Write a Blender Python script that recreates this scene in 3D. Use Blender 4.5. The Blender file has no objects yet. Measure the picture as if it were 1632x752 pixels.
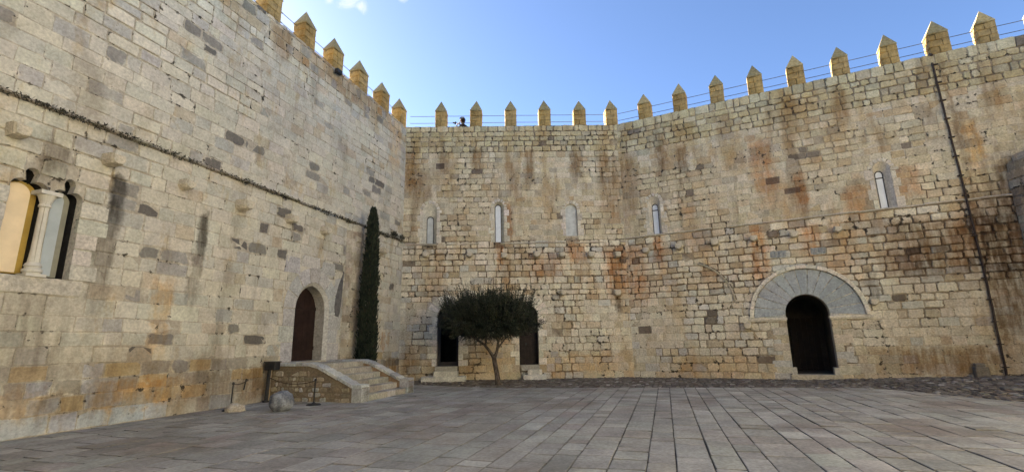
import bpy, bmesh, math, random
from mathutils import Vector, Matrix, noise as mn
from mathutils.geometry import delaunay_2d_cdt
R = math.radians
rng = random.Random(7)
scene = bpy.context.scene
COL = scene.collection

# ------------------------------------------------------------------ objects
def setp(o, label=None, cat=None, group=None, kind=None):
    if label: o['label'] = label
    if cat: o['category'] = cat
    if group: o['group'] = group
    if kind: o['kind'] = kind
    return o

def empty(name, loc=(0, 0, 0), rotz=0.0):
    o = bpy.data.objects.new(name, None)
    o.empty_display_size = .3
    COL.objects.link(o)
    o.location = loc
    o.rotation_euler = (0, 0, rotz)
    return o

def thing(name, label, cat, loc=(0, 0, 0), rotz=0.0, group=None):
    return setp(empty(name, loc, rotz), label, cat, group)

def link(name, me, mat=None, parent=None):
    o = bpy.data.objects.new(name, me)
    COL.objects.link(o)
    if mat is not None and not me.materials:
        me.materials.append(mat)
    if parent is not None:
        o.parent = parent
    return o

def smooth(me, on=True):
    me.polygons.foreach_set('use_smooth', [on] * len(me.polygons))

class MB:
    """collects vertices / faces with a per-vertex colour and an edge value"""
    def __init__(s):
        s.v, s.f, s.c, s.e = [], [], [], []
    def add(s, vs, fs, col=(.4, .4, .4), edge=None):
        b = len(s.v)
        s.v += [tuple(p) for p in vs]
        s.f += [tuple(b + i for i in f) for f in fs]
        s.c += list(col) if isinstance(col, list) else [col] * len(vs)
        s.e += list(edge) if edge is not None else [0.0] * len(vs)
    def box(s, x0, x1, y0, y1, z0, z1, col=(.4, .4, .4), M=None):
        vs = [Vector((x, y, z)) for x in (x0, x1) for y in (y0, y1) for z in (z0, z1)]
        if M: vs = [M @ v for v in vs]
        s.add(vs, [(0, 1, 3, 2), (4, 6, 7, 5), (0, 4, 5, 1), (2, 3, 7, 6), (0, 2, 6, 4), (1, 5, 7, 3)], col)
    def tube(s, pts, rad, n=8, col=(.4, .4, .4), cap=True):
        pts = [Vector(p) for p in pts]
        if not isinstance(rad, (list, tuple)): rad = [rad] * len(pts)
        vs, fs = [], []
        for i, p in enumerate(pts):
            a = pts[max(0, i - 1)]; b = pts[min(len(pts) - 1, i + 1)]
            t = (b - a).normalized()
            u = t.cross(Vector((0, 0, 1)))
            if u.length < .05: u = t.cross(Vector((1, 0, 0)))
            u.normalize(); w = t.cross(u)
            for k in range(n):
                q = 2 * math.pi * k / n
                vs.append(p + (u * math.cos(q) + w * math.sin(q)) * rad[i])
        for i in range(len(pts) - 1):
            for k in range(n):
                k2 = (k + 1) % n
                fs.append((i * n + k, i * n + k2, (i + 1) * n + k2, (i + 1) * n + k))
        if cap:
            fs.append(tuple(range(n))[::-1]); fs.append(tuple((len(pts) - 1) * n + k for k in range(n)))
        s.add(vs, fs, col)
    def lathe(s, prof, c=(0, 0, 0), n=24, col=(.4, .4, .4)):
        vs, fs = [], []
        for r, z in prof:
            for k in range(n):
                q = 2 * math.pi * k / n
                vs.append((c[0] + r * math.cos(q), c[1] + r * math.sin(q), c[2] + z))
        for i in range(len(prof) - 1):
            for k in range(n):
                k2 = (k + 1) % n
                fs.append((i * n + k, i * n + k2, (i + 1) * n + k2, (i + 1) * n + k))
        fs.append(tuple(range(n))[::-1]); fs.append(tuple((len(prof) - 1) * n + k for k in range(n)))
        s.add(vs, fs, col)
    def mesh(s, name):
        me = bpy.data.meshes.new(name)
        me.from_pydata(s.v, [], s.f)
        a = me.attributes.new('tint', 'FLOAT_COLOR', 'POINT')
        buf = []
        for c in s.c: buf += [c[0], c[1], c[2], 1.0]
        a.data.foreach_set('color', buf)
        e = me.attributes.new('edge', 'FLOAT', 'POINT')
        e.data.foreach_set('value', s.e)
        me.update()
        return me
    def build(s, name, mat, parent=None, sm=False, fixn=True):
        me = s.mesh(name)
        if fixn:
            bm = bmesh.new(); bm.from_mesh(me)
            bmesh.ops.recalc_face_normals(bm, faces=bm.faces); bm.to_mesh(me); bm.free()
        if sm: smooth(me)
        return link(name, me, mat, parent)

def vary(c, a=.08, h=.03, r=rng):
    k = 1 + r.uniform(-a, a)
    return tuple(max(.01, min(.9, x * k * (1 + r.uniform(-h, h)))) for x in c)

def stone(mb, poly, F, yf, yb, col, bev=.016, jit=.008, tilt=0.006, r=rng):
    """a dressed block: 'poly' is its outline in the wall plane, F maps (a, b, depth) to space (depth > 0 = into the wall)"""
    pts = []
    n = len(poly)
    for i in range(n):
        p = poly[i]; q = poly[(i + 1) % n]; o = poly[i - 1]
        dq = math.hypot(q[0] - p[0], q[1] - p[1]); do = math.hypot(o[0] - p[0], o[1] - p[1])
        c1 = min(do * .25, r.uniform(.4, 1.6) * bev * 1.3); c2 = min(dq * .25, r.uniform(.4, 1.6) * bev * 1.3)
        pts.append((p[0] + (o[0] - p[0]) / max(do, 1e-6) * c1, p[1] + (o[1] - p[1]) / max(do, 1e-6) * c1))
        pts.append((p[0] + (q[0] - p[0]) / max(dq, 1e-6) * c2, p[1] + (q[1] - p[1]) / max(dq, 1e-6) * c2))
        if dq > .16:
            t = r.uniform(.35, .65)
            pts.append((p[0] + (q[0] - p[0]) * t, p[1] + (q[1] - p[1]) * t))
    pts = [(x + r.uniform(-jit, jit), z + r.uniform(-jit, jit)) for x, z in pts]
    n = len(pts)
    cx = sum(p[0] for p in pts) / n; cz = sum(p[1] for p in pts) / n
    tx, tz = r.uniform(-tilt, tilt), r.uniform(-tilt, tilt)
    sx = max(abs(p[0] - cx) for p in pts) + 1e-6; sz = max(abs(p[1] - cz) for p in pts) + 1e-6
    ins = []
    for x, z in pts:
        L = math.hypot((x - cx), (z - cz)) + 1e-6
        kx = 1 - min(.6, bev / sx); kz = 1 - min(.6, bev / sz)
        ins.append((cx + (x - cx) * kx, cz + (z - cz) * kz))
    def dep(x, z): return yf + tx * (x - cx) / sx + tz * (z - cz) / sz
    vs = [F(x, z, yb) for x, z in pts] + [F(x, z, dep(x, z) + bev * .7) for x, z in pts] \
        + [F(x, z, dep(x, z)) for x, z in ins] + [F(cx, cz, yf)]
    fs = []
    for i in range(n):
        j = (i + 1) % n
        fs += [(i, j, n + j, n + i), (n + i, n + j, 2 * n + j, 2 * n + i), (2 * n + i, 2 * n + j, 3 * n)]
    mb.add(vs, fs, col, [1.0] * (2 * n) + [.85] * n + [0.0])

# ------------------------------------------------------------------ node helper
class NT:
    def __init__(s, name):
        s.m = bpy.data.materials.new(name); s.m.use_nodes = True
        s.t = s.m.node_tree; s.n = s.t.nodes; s.l = s.t.links
        s.b = s.n['Principled BSDF']
        s.b.inputs['Roughness'].default_value = .9
        s.b.inputs['Specular IOR Level'].default_value = .25
    def put(s, sock, v):
        if hasattr(v, 'is_linked') or isinstance(v, bpy.types.NodeSocket): s.l.new(v, sock)
        elif isinstance(v, (tuple, list)) and len(v) == 3 and len(sock.default_value) == 4: sock.default_value = (*v, 1)
        else: sock.default_value = v
    def coord(s):
        return s.n.new('ShaderNodeTexCoord').outputs['Object']
    def scale(s, vec, sc):
        m = s.n.new('ShaderNodeMapping'); m.inputs['Scale'].default_value = sc
        s.l.new(vec, m.inputs['Vector']); return m.outputs[0]
    def noise(s, vec, sc, det=4, rough=.55, dist=0):
        t = s.n.new('ShaderNodeTexNoise'); t.inputs['Scale'].default_value = sc
        t.inputs['Detail'].default_value = det; t.inputs['Roughness'].default_value = rough
        t.inputs['Distortion'].default_value = dist
        s.l.new(vec, t.inputs['Vector']); return t.outputs['Fac']
    def voro(s, vec, sc, feat='F1'):
        t = s.n.new('ShaderNodeTexVoronoi'); t.inputs['Scale'].default_value = sc; t.feature = feat
        s.l.new(vec, t.inputs['Vector']); return t
    def math(s, op, a, b=0.0, c=None, clamp=False):
        t = s.n.new('ShaderNodeMath'); t.operation = op; t.use_clamp = clamp
        s.put(t.inputs[0], a); s.put(t.inputs[1], b)
        if c is not None: s.put(t.inputs[2], c)
        return t.outputs[0]
    def step(s, v, lo, hi, o0=0.0, o1=1.0):
        t = s.n.new('ShaderNodeMapRange'); t.interpolation_type = 'SMOOTHSTEP'
        s.put(t.inputs[0], v)
        for i, x in enumerate((lo, hi, o0, o1)): t.inputs[i + 1].default_value = x
        return t.outputs[0]
    def mix(s, f, a, b, mode='MIX'):
        t = s.n.new('ShaderNodeMix'); t.data_type = 'RGBA'; t.blend_type = mode
        s.put(t.inputs[0], f); s.put(t.inputs[6], a); s.put(t.inputs[7], b)
        return t.outputs[2]
    def attr(s, name, out='Color'):
        t = s.n.new('ShaderNodeAttribute'); t.attribute_name = name; return t.outputs[out]
    def gray(s, f):
        t = s.n.new('ShaderNodeCombineColor'); [s.l.new(f, t.inputs[i]) for i in range(3)]; return t.outputs[0]
    def bump(s, h, strength=.5, dist=.02):
        t = s.n.new('ShaderNodeBump'); t.inputs['Strength'].default_value = strength
        t.inputs['Distance'].default_value = dist; s.l.new(h, t.inputs['Height'])
        s.l.new(t.outputs[0], s.b.inputs['Normal'])
    def color(s, c): s.put(s.b.inputs['Base Color'], c)

def masonry(name, mortar, streaks=(), smear=(.75, 1.0), mott=(.80, 1.16), pits=.5, blotch=None, voids=0, curtains=(), grain=1.0):
    """weathered limestone; streaks = (x, half width, z top, z bottom, colour, amount): run-off stains and some painted shade, with their own place on the wall"""
    t = NT(name); co = t.coord()
    big = t.noise(co, .55, 4, .6); mid = t.noise(co, 3.2, 6, .65); fine = t.noise(co, 15, 5, .7)
    c = t.attr('tint'); eg = t.attr('edge', 'Fac')
    # mortar smeared over the stone edges
    e = t.math('ADD', eg, t.math('MULTIPLY', t.math('SUBTRACT', mid, .5), 1.1))
    e = t.math('ADD', e, t.math('MULTIPLY', t.math('SUBTRACT', big, .5), .7))
    c = t.mix(t.step(e, smear[0], smear[1]), c, mortar)
    # mottling
    c = t.mix(1.0, c, t.gray(t.step(mid, .25, .78, mott[0], mott[1])), 'MULTIPLY')
    c = t.mix(1.0, c, t.gray(t.step(fine, .28, .72, 1 - .28 * grain, 1 + .24 * grain)), 'MULTIPLY')
    if blotch:
        for sc, lo, hi, colr, amt, off in blotch:
            n = t.noise(t.scale(co, (1, 1, .55)), sc, 5, .62)
            if off:
                mp = t.n.new('ShaderNodeMapping'); mp.inputs['Location'].default_value = (off, off * .7, off * 1.3)
                mp.inputs['Scale'].default_value = (1, 1, .5)
                t.l.new(co, mp.inputs['Vector']); n = t.noise(mp.outputs[0], sc, 5, .62)
            c = t.mix(t.math('MULTIPLY', t.step(n, lo, hi), amt), c, colr, 'MULTIPLY')
    for sc, zsc, lo, hi, colr, amt, z0, z1, off in curtains:          # run-off curtains between two heights
        mp = t.n.new('ShaderNodeMapping'); mp.inputs['Location'].default_value = (off, off * .6, off * .3); mp.inputs['Scale'].default_value = (sc, sc, sc * zsc)
        t.l.new(co, mp.inputs['Vector']); n = t.noise(mp.outputs[0], 1.0, 6, .62)
        spz = t.n.new('ShaderNodeSeparateXYZ'); t.l.new(co, spz.inputs[0])
        zw = t.math('ADD', spz.outputs[2], t.math('MULTIPLY', t.math('SUBTRACT', big, .5), 2.2))
        m = t.math('MULTIPLY', t.step(n, lo, hi), t.math('MULTIPLY', t.step(zw, z0 - .5, z0 + .6), t.step(zw, z1 - .7, z1 + .4, 1.0, 0.0)))
        m = t.math('MULTIPLY', m, t.step(mid, .25, .6, .35, 1.0))
        c = t.mix(t.math('MULTIPLY', m, amt), c, colr, 'MULTIPLY')
    if streaks:
        sp = t.n.new('ShaderNodeSeparateXYZ'); t.l.new(co, sp.inputs[0])
        x, z = sp.outputs[0], sp.outputs[2]
        xw = t.math('ADD', x, t.math('MULTIPLY', t.math('SUBTRACT', t.noise(co, 2.1, 6, .68), .5), .85))
        vn = t.noise(t.scale(co, (7, 7, .9)), 1.0, 5, .6)
        zj = t.math('ADD', z, t.math('MULTIPLY', t.math('SUBTRACT', mid, .5), .9))
        brk = t.step(t.math('ADD', t.math('MULTIPLY', vn, .6), t.math('MULTIPLY', mid, .5)), .38, .66)
        xn = t.math('ADD', x, t.math('MULTIPLY', t.math('SUBTRACT', t.noise(co, 3.0, 5, .65), .5), .26))
        for sx, hw, zt, zb, colr, amt in streaks:
            nar = hw < .215 and max(colr) < .25
            d = t.math('ABSOLUTE', t.math('SUBTRACT', xn if nar else xw, sx))
            m = t.step(d, hw * .45, hw * 1.15, 1.0, 0.0)
            soft = min(1.4, (zt - zb) * .4)
            m = t.math('MULTIPLY', m, t.step(zj, zt - soft * .3, zt + soft * .15, 1.0, 0.0))
            m = t.math('MULTIPLY', m, t.step(zj, zb - soft * .3, zb + soft))
            m = t.math('MULTIPLY', m, t.math('MULTIPLY_ADD', brk, .35 if nar else .75, .65 if nar else .25))
            c = t.mix(t.math('MULTIPLY', m, amt), c, colr, 'MULTIPLY')
    if pits:
        v = t.voro(t.scale(co, (1, 1, 1.6)), 5.5).outputs['Distance']
        sel = t.step(t.noise(co, 1.9, 2), .56, .66)
        pm = t.math('MULTIPLY', t.step(t.math('ADD', v, t.math('MULTIPLY', fine, .12)), .10, .19, 1.0, 0.0), sel)
        c = t.mix(t.math('MULTIPLY', pm, pits), c, (.05, .042, .034))
    if voids:
        vn2 = t.math('MULTIPLY', t.math('SUBTRACT', t.noise(co, 6.5, 3, .6), .5), 2.2)
        sel2 = t.math('MULTIPLY', t.math('SUBTRACT', t.noise(co, .9, 3, .6), .5), 1.5)
        vm = t.math('ADD', eg, t.math('ADD', vn2, sel2))
        c = t.mix(t.math('MULTIPLY', t.step(vm, 1.22 - voids, 1.42 - voids), .93), c, (.035, .028, .02))
    t.color(c)
    h = t.math('ADD', t.math('MULTIPLY', mid, .7), t.math('MULTIPLY', fine, .45))
    t.bump(h, .55, .035)
    return t.m

def plain(name, col, rough=.8, var=.25, sc=9, metal=0.0, spec=.25, bump=.2, tint=False):
    t = NT(name); co = t.coord()
    n = t.noise(co, sc, 5, .6)
    c = t.mix(1.0, t.attr('tint') if tint else col, t.gray(t.step(n, .25, .75, 1 - var, 1 + var)), 'MULTIPLY')
    t.color(c); t.b.inputs['Roughness'].default_value = rough
    t.b.inputs['Metallic'].default_value = metal; t.b.inputs['Specular IOR Level'].default_value = spec
    if bump: t.bump(t.noise(co, sc * 3, 4), bump, .01)
    return t.m

# ------------------------------------------------------------------ place
C1 = Vector((-5.325, 22.781, 0)); C2 = Vector((5.5325, 22.9235, 0))
AZL, AZM, AZR = 17.178, 89.25, 117.092
def rot(az): return R(90 - az)
HTOP = 12.56
ROTL = rot(AZL)
ML = Matrix.Translation(C1) @ Matrix.Rotation(ROTL, 4, 'Z')      # x along the left wall away from the viewer, y into the wall
def LW(x, v, z=0.0): return ML @ Vector((x, -v, z))               # v = metres out from the left wall
MR = Matrix.Translation(C2) @ Matrix.Rotation(rot(AZR), 4, 'Z')
MM = Matrix.Translation(C1) @ Matrix.Rotation(rot(AZM), 4, 'Z')

CREAM = (.53, .46, .335); TAN = (.45, .365, .245); GREY = (.38, .355, .305); OCHRE = (.42, .29, .155)
RUST = (.36, .215, .12); DARK = (.155, .14, .12); PALE = (.6, .545, .43); LGREY = (.43, .415, .37)
MORT = (.44, .375, .27)
ST_RUST = (.72, .40, .20); ST_BROWN = (.46, .33, .21); ST_DARK = (.26, .23, .2); ST_ORANGE = (.98, .66, .32)

m_left = masonry('left_limestone', (.58, .53, .415), smear=(.75, 1.08), mott=(.84, 1.13), grain=.7, streaks=[
    (-12.78, .2, 5.62, 4.05, (.14, .13, .12), 1.0), (-12.86, .24, 4.4, 2.2, ST_DARK, .75), (-10.55, .17, 5.3, 3.7, (.17, .155, .14), 1.0),
    (-10.62, .2, 4.2, 2.3, ST_DARK, .6), (-14.05, .3, 5.9, 5.0, ST_DARK, .8), (-14.0, .45, 2.9, .7, ST_DARK, .6),
    (-11.4, .3, 3.4, 1.2, ST_ORANGE, .6), (-11.6, 1.3, .95, .25, ST_ORANGE, .8), (-13.9, .9, .9, .2, ST_ORANGE, .4), (-9.3, 1.3, 1.0, .1, ST_BROWN, .6), (-13.0, .7, .8, .1, ST_DARK, .6),
    (-8.0, .7, 1.1, 0, ST_BROWN, .8), (-4.62, .17, 4.1, 2.75, (.2, .18, .17), 1.0), (-4.3, .12, 5.6, 1.1, ST_DARK, .5), (-3.2, .3, 6.4, 1.0, ST_BROWN, .85),  # short dark streak left of the pilaster paints the shadowed gap there
    (-.5, 1.0, 1.1, 0, ST_BROWN, .9), (-1.4, .16, 2.2, 1.3, ST_RUST, .8), (-.95, .14, 2.2, 1.5, ST_RUST, .8), (-6.8, .25, 12, 10.2, ST_DARK, .5), (-8.5, .5, 12.5, 11.0, ST_BROWN, .7), (-5, 3.2, 12.7, 11.6, ST_BROWN, .6), (-1.0, .6, 12.4, 9.5, ST_ORANGE, .5)],
    blotch=[(.9, .5, .68, (.72, .68, .62), .7, 0), (1.6, .56, .7, (.9, .78, .6), .8, 11), (.5, .52, .66, (.84, .84, .86), .7, 31)], pits=.95, voids=.09, curtains=[(1.3, .12, .53, .68, (.45, .42, .38), .6, -1, 6.4, 5), (.9, .3, .5, .66, (.70, .58, .40), .7, 10.6, 13, 9), (.8, .5, .45, .62, (.66, .56, .42), .75, -1, 1.6, 19)])
m_mid = masonry('far_limestone', (.55, .475, .345), smear=(1.0, 1.25), streaks=[
    (.25, .35, 11.3, 8.6, ST_BROWN, .8), (.9, .5, 10.2, 8.2, ST_BROWN, .7), (4.72, .22, 6.35, 5.0, ST_RUST, 1.0), (5.0, .3, 5.9, 3.6, ST_BROWN, .6), (5.15, .25, 8.5, 6.4, ST_RUST, .8),
    (6.3, .3, 11.3, 9.2, ST_BROWN, .9), (8.6, .35, 11.1, 9.6, ST_BROWN, .9), (3.6, .35, 11.3, 9.8, ST_BROWN, .8), (1.9, .25, 11.2, 9.9, ST_BROWN, .6),
    (10.4, .75, 6.2, 3.6, ST_RUST, .95), (10.35, .2, 3.9, 2.9, ST_DARK, .9), (10.3, .7, 11.0, 7.0, ST_BROWN, .75), (8.4, .6, 6.4, 5.2, ST_RUST, .7),
    (6.9, 1.1, 5.9, 4.5, ST_RUST, .6), (2.4, 1.3, .9, 0, ST_BROWN, .6), (4.3, 1.2, 2.4, .1, ST_ORANGE, .45), (8.6, 2, 1.1, 0, ST_ORANGE, .45), (.5, .5, 1.6, 0, ST_BROWN, .7)],
    blotch=[(.8, .5, .7, (.85, .72, .55), .8, 0), (1.7, .55, .7, (.62, .55, .48), .55, 17)], pits=.9, voids=.17, curtains=[(1.1, .22, .46, .66, (.66, .50, .29), .75, 8.6, 12.2, 3), (.9, .3, .48, .66, (.84, .64, .44), .6, 3.4, 6.6, 8), (1.6, .16, .52, .68, (.42, .34, .26), .55, 3, 13, 21), (1.0, .5, .5, .68, (.80, .64, .44), .5, -1, 2.0, 15)])
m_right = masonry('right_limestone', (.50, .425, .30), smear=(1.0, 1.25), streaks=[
    (.3, .6, 11, 7.0, ST_BROWN, .7), (.2, .9, 6.2, 3.0, ST_RUST, .8), (1.5, .22, 6.5, 5.0, ST_RUST, .9), (6.3, .5, 10.4, 6.9, ST_RUST, .75), (5.75, .4, 6.4, 3.6, ST_RUST, .95), (7.6, .32, 8.6, 6.7, ST_RUST, .85), (7.7, .45, 6.3, 4.7, ST_RUST, .85),
    (9.5, .5, 7.6, 6.2, ST_RUST, .5), (11.2, .5, 8.2, 6.6, ST_RUST, .6), (10.6, .6, 6.0, 4.4, ST_BROWN, .6), (12.2, 1.9, 6.0, 3.3, (.32, .23, .155), 1.0), (11.5, 2.2, 3.6, .3, (.72, .66, .58), .8), (10.6, .9, 5.0, 3.6, (.5, .36, .25), .9), (14.1, 1.6, 6.8, 1.0, (.3, .22, .15), 1.0), (14.3, .7, 8.0, 5.5, (.3, .23, .16), 1.0),  # broad streaks low on the right: brown staining plus darkening painted for its shade
    (13.35, .3, 9.6, 7.6, ST_ORANGE, .8), (3.0, .3, 10.8, 9.2, ST_BROWN, .8), (2.1, .25, 11.6, 9.4, ST_BROWN, .8), (9.5, .22, 4.2, 2.7, ST_DARK, .8),
    (9.5, .3, 12.0, 10.2, ST_BROWN, .7), (5.0, .4, 11.9, 10.6, ST_BROWN, .6), (3.5, 2.6, .9, -.1, ST_ORANGE, .35), (11, 2.4, 1.2, 0, ST_BROWN, .8), (12.95, .1, 12.4, .3, ST_BROWN, .6), (14.2, .35, 12.0, 9.6, ST_BROWN, .5)],
    blotch=[(.7, .5, .7, (.84, .72, .56), .8, 3), (1.6, .56, .7, (.66, .6, .53), .55, 23)], pits=.8, voids=.16, curtains=[(1.1, .22, .46, .66, (.66, .50, .29), .7, 9.2, 12.2, 13), (.8, .25, .46, .64, (.82, .60, .42), .65, 3.6, 8.2, 28), (1.6, .16, .52, .68, (.40, .33, .26), .6, 3, 13, 41), (1.0, .5, .48, .66, (.72, .57, .40), .65, -1, 2.0, 35)])
m_surr = masonry('dressed_limestone', (.49, .45, .35), smear=(1.1, 1.4), pits=.3, voids=-.05)
m_grey = masonry('grey_limestone', (.40, .385, .34), smear=(1.3, 1.6), mott=(.86, 1.12), pits=.1)
m_ochre = masonry('lichen_limestone', (.30, .215, .085), smear=(.9, 1.2), pits=.5, mott=(.7, 1.25), blotch=[(1.3, .45, .65, (.8, .72, .5), .9, 5)])
m_rubble = masonry('rubble_limestone', (.235, .185, .12), smear=(.95, 1.25), pits=.4)
m_recess_shade = plain('recess_shade', (.022, .02, .018), .95, .3)
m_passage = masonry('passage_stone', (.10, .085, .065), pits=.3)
m_wood = plain('door_wood', (.024, .012, .008), .6, .4, 5)
m_dwood = plain('dark_door_wood', (.022, .014, .010), .6, .4, 5)
m_frame = plain('dark_frame', (.04, .036, .034), .6, .2)
m_pane = plain('alabaster_pane', (.74, .77, .78), .45, .09, 4, spec=.4, bump=.05)
m_panel = plain('greyed_pane', (.52, .53, .49), .7, .12, 4)
m_nichefill = plain('grey_plaster', (.52, .53, .49), .9, .18, 5)
m_yellow = plain('cream_pane', (.78, .62, .40), .5, .08, 3, bump=.05)
m_gold = plain('gold_border', (.40, .26, .05), .6, .15, 5)
m_blue = plain('blue_grey_pane', (.42, .46, .46), .5, .08, 3, bump=.05)
m_olive_b = plain('grey_green_border', (.25, .24, .18), .7, .12, 5)
m_iron = plain('black_iron', (.018, .017, .017), .55, .3, 12, spec=.4)
m_cable = plain('steel_cable', (.10, .095, .09), .5, .2, 12, metal=.3)

# ------------------------------------------------------------------ outlines of openings
def arch(x0, x1, z0, z1, n=14, rise=None):
    """bottom left, up, over a round (or stilted / flatter) head, bottom right"""
    cx = (x0 + x1) / 2; r = (x1 - x0) / 2; h = rise if rise else r
    zs = z1 - h
    pts = [(x0, z0), (x0, z0 + (zs - z0) * .5)]
    for i in range(n + 1):
        a = math.pi - math.pi * i / n
        pts.append((cx + r * math.cos(a), zs + h * math.sin(a)))
    pts += [(x1, z0 + (zs - z0) * .5), (x1, z0)]
    return pts
def pointed(x0, x1, z0, zs, z1, n=7):
    """pointed arch: two circular arcs meeting at the apex"""
    cx = (x0 + x1) / 2; w = (x1 - x0) / 2; h = z1 - zs
    rr = (w * w + h * h) / (2 * w)
    pts = [(x0, z0), (x0, (z0 + zs) / 2)]
    amax = math.asin(min(1, h / rr))
    L = [(x0 + rr - rr * math.cos(amax * i / n), zs + rr * math.sin(amax * i / n)) for i in range(n + 1)]
    pts += L + [(2 * cx - x, z) for x, z in L[-2::-1]] + [(x1, (z0 + zs) / 2), (x1, z0)]
    return pts
def trefoil(x0, x1, z0, zs, ztop, n=18):
    cx = (x0 + x1) / 2; w = (x1 - x0) / 2
    cir = [(cx - w * .5, zs, w * .52), (cx + w * .5, zs, w * .52), (cx, ztop - w * .40, w * .40), (cx, zs + w * .3, w * .25)]
    pts = [(x0, z0), (x0, (z0 + zs) / 2)]
    for i in range(n + 1):
        a = math.pi - math.pi * i / n
        d = Vector((math.cos(a), math.sin(a))); best = 0
        for px, pz, r in cir:
            k = Vector((px - cx, pz - zs)); b = k.dot(d); q = b * b - k.dot(k) + r * r
            if q >= 0: best = max(best, b + math.sqrt(q))
        pts.append((cx + d.x * best, zs + d.y * best))
    pts += [(x1, (z0 + zs) / 2), (x1, z0)]
    return pts
def span(poly, za, zb):
    """widest x-range of the polygon between two heights"""
    lo, hi = 1e9, -1e9
    for k in range(9):
        z = za + (zb - za) * k / 8
        n = len(poly)
        for i in range(n):
            p, q = poly[i], poly[(i + 1) % n]
            if (p[1] - z) * (q[1] - z) <= 0 and p[1] != q[1]:
                x = p[0] + (q[0] - p[0]) * (z - p[1]) / (q[1] - p[1])
                lo = min(lo, x); hi = max(hi, x)
    return (lo, hi) if hi > lo else None
def inside(poly, x, z):
    c = False; n = len(poly)
    for i in range(n):
        p, q = poly[i], poly[i - 1]
        if (p[1] > z) != (q[1] > z) and x < (q[0] - p[0]) * (z - p[1]) / (q[1] - p[1]) + p[0]: c = not c
    return c
def FW(a, b, d): return Vector((a, d, b))

def loft(mb, A, B, ya, yb, col, close_bottom=True):
    n = len(A)
    vs = [(x, ya, z) for x, z in A] + [(x, yb, z) for x, z in B]
    fs = [(i, i + 1, n + i + 1, n + i) for i in range(n - 1)]
    if close_bottom: fs.append((n - 1, 0, n, 2 * n - 1))
    mb.add(vs, fs, col)
def plate(mb, A, y, col):
    """filled outline (fan from its middle)"""
    cx = sum(p[0] for p in A) / len(A); cz = sum(p[1] for p in A) / len(A)
    n = len(A)
    mb.add([(x, y, z) for x, z in A] + [(cx, y, cz)], [(i, (i + 1) % n, n) for i in range(n)], col)

def surround(mb, inner, t, yf, yb, cols, jamb_h=.34, zbase=None, var=.5, ring=True, nv=9, r=rng, tj=None):
    """jamb blocks and voussoirs round an opening outline"""
    head = inner[2:-2]
    z0 = inner[0][1] if zbase is None else zbase
    for side in (0, 1):
        xi = inner[0][0] if side == 0 else inner[-1][0]
        zt = head[0][1] if side == 0 else head[-1][1]
        z = z0; k = 0
        while z < zt - .06:
            h = min(jamb_h * r.uniform(.85, 1.2), zt - z)
            if zt - z - h < .1: h = zt - z
            w = (tj or t) * (1 + (var if (k + side) % 2 else 0) * r.uniform(.6, 1.2))
            a, b = (xi - w, xi) if side == 0 else (xi, xi + w)
            stone(mb, [(a + .009, z + .009), (b, z + .009), (b, z + h - .009), (a + .009, z + h - .009)], FW, yf + r.uniform(-.003, .004), yb, vary(r.choice(cols), .1), bev=.01, jit=.003, tilt=.003, r=r)
            z += h; k += 1
    if not ring: return
    # voussoirs: walk the head outline
    L = [0]
    for i in range(1, len(head)): L.append(L[-1] + math.dist(head[i - 1], head[i]))
    cx = (head[0][0] + head[-1][0]) / 2; cz = (head[0][1] + head[-1][1]) / 2
    def at(s):
        for i in range(1, len(L)):
            if s <= L[i] + 1e-9:
                k = (s - L[i - 1]) / (L[i] - L[i - 1])
                return (head[i - 1][0] + (head[i][0] - head[i - 1][0]) * k, head[i - 1][1] + (head[i][1] - head[i - 1][1]) * k)
        return head[-1]
    def outp(p):
        d = Vector((p[0] - cx, p[1] - cz)); d.normalize(); return (p[0] + d.x * t, p[1] + d.y * t)
    for k in range(nv):
        s0, s1 = L[-1] * k / nv, L[-1] * (k + 1) / nv
        g = .015
        ps = [at(s0 + g), at((s0 + s1) / 2), at(s1 - g)]
        poly = ps + [outp(p) for p in ps[::-1]]
        stone(mb, poly, FW, yf + r.uniform(-.006, .006), yb, vary(r.choice(cols), .1), bev=.012, jit=.004, tilt=.003, r=r)

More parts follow.
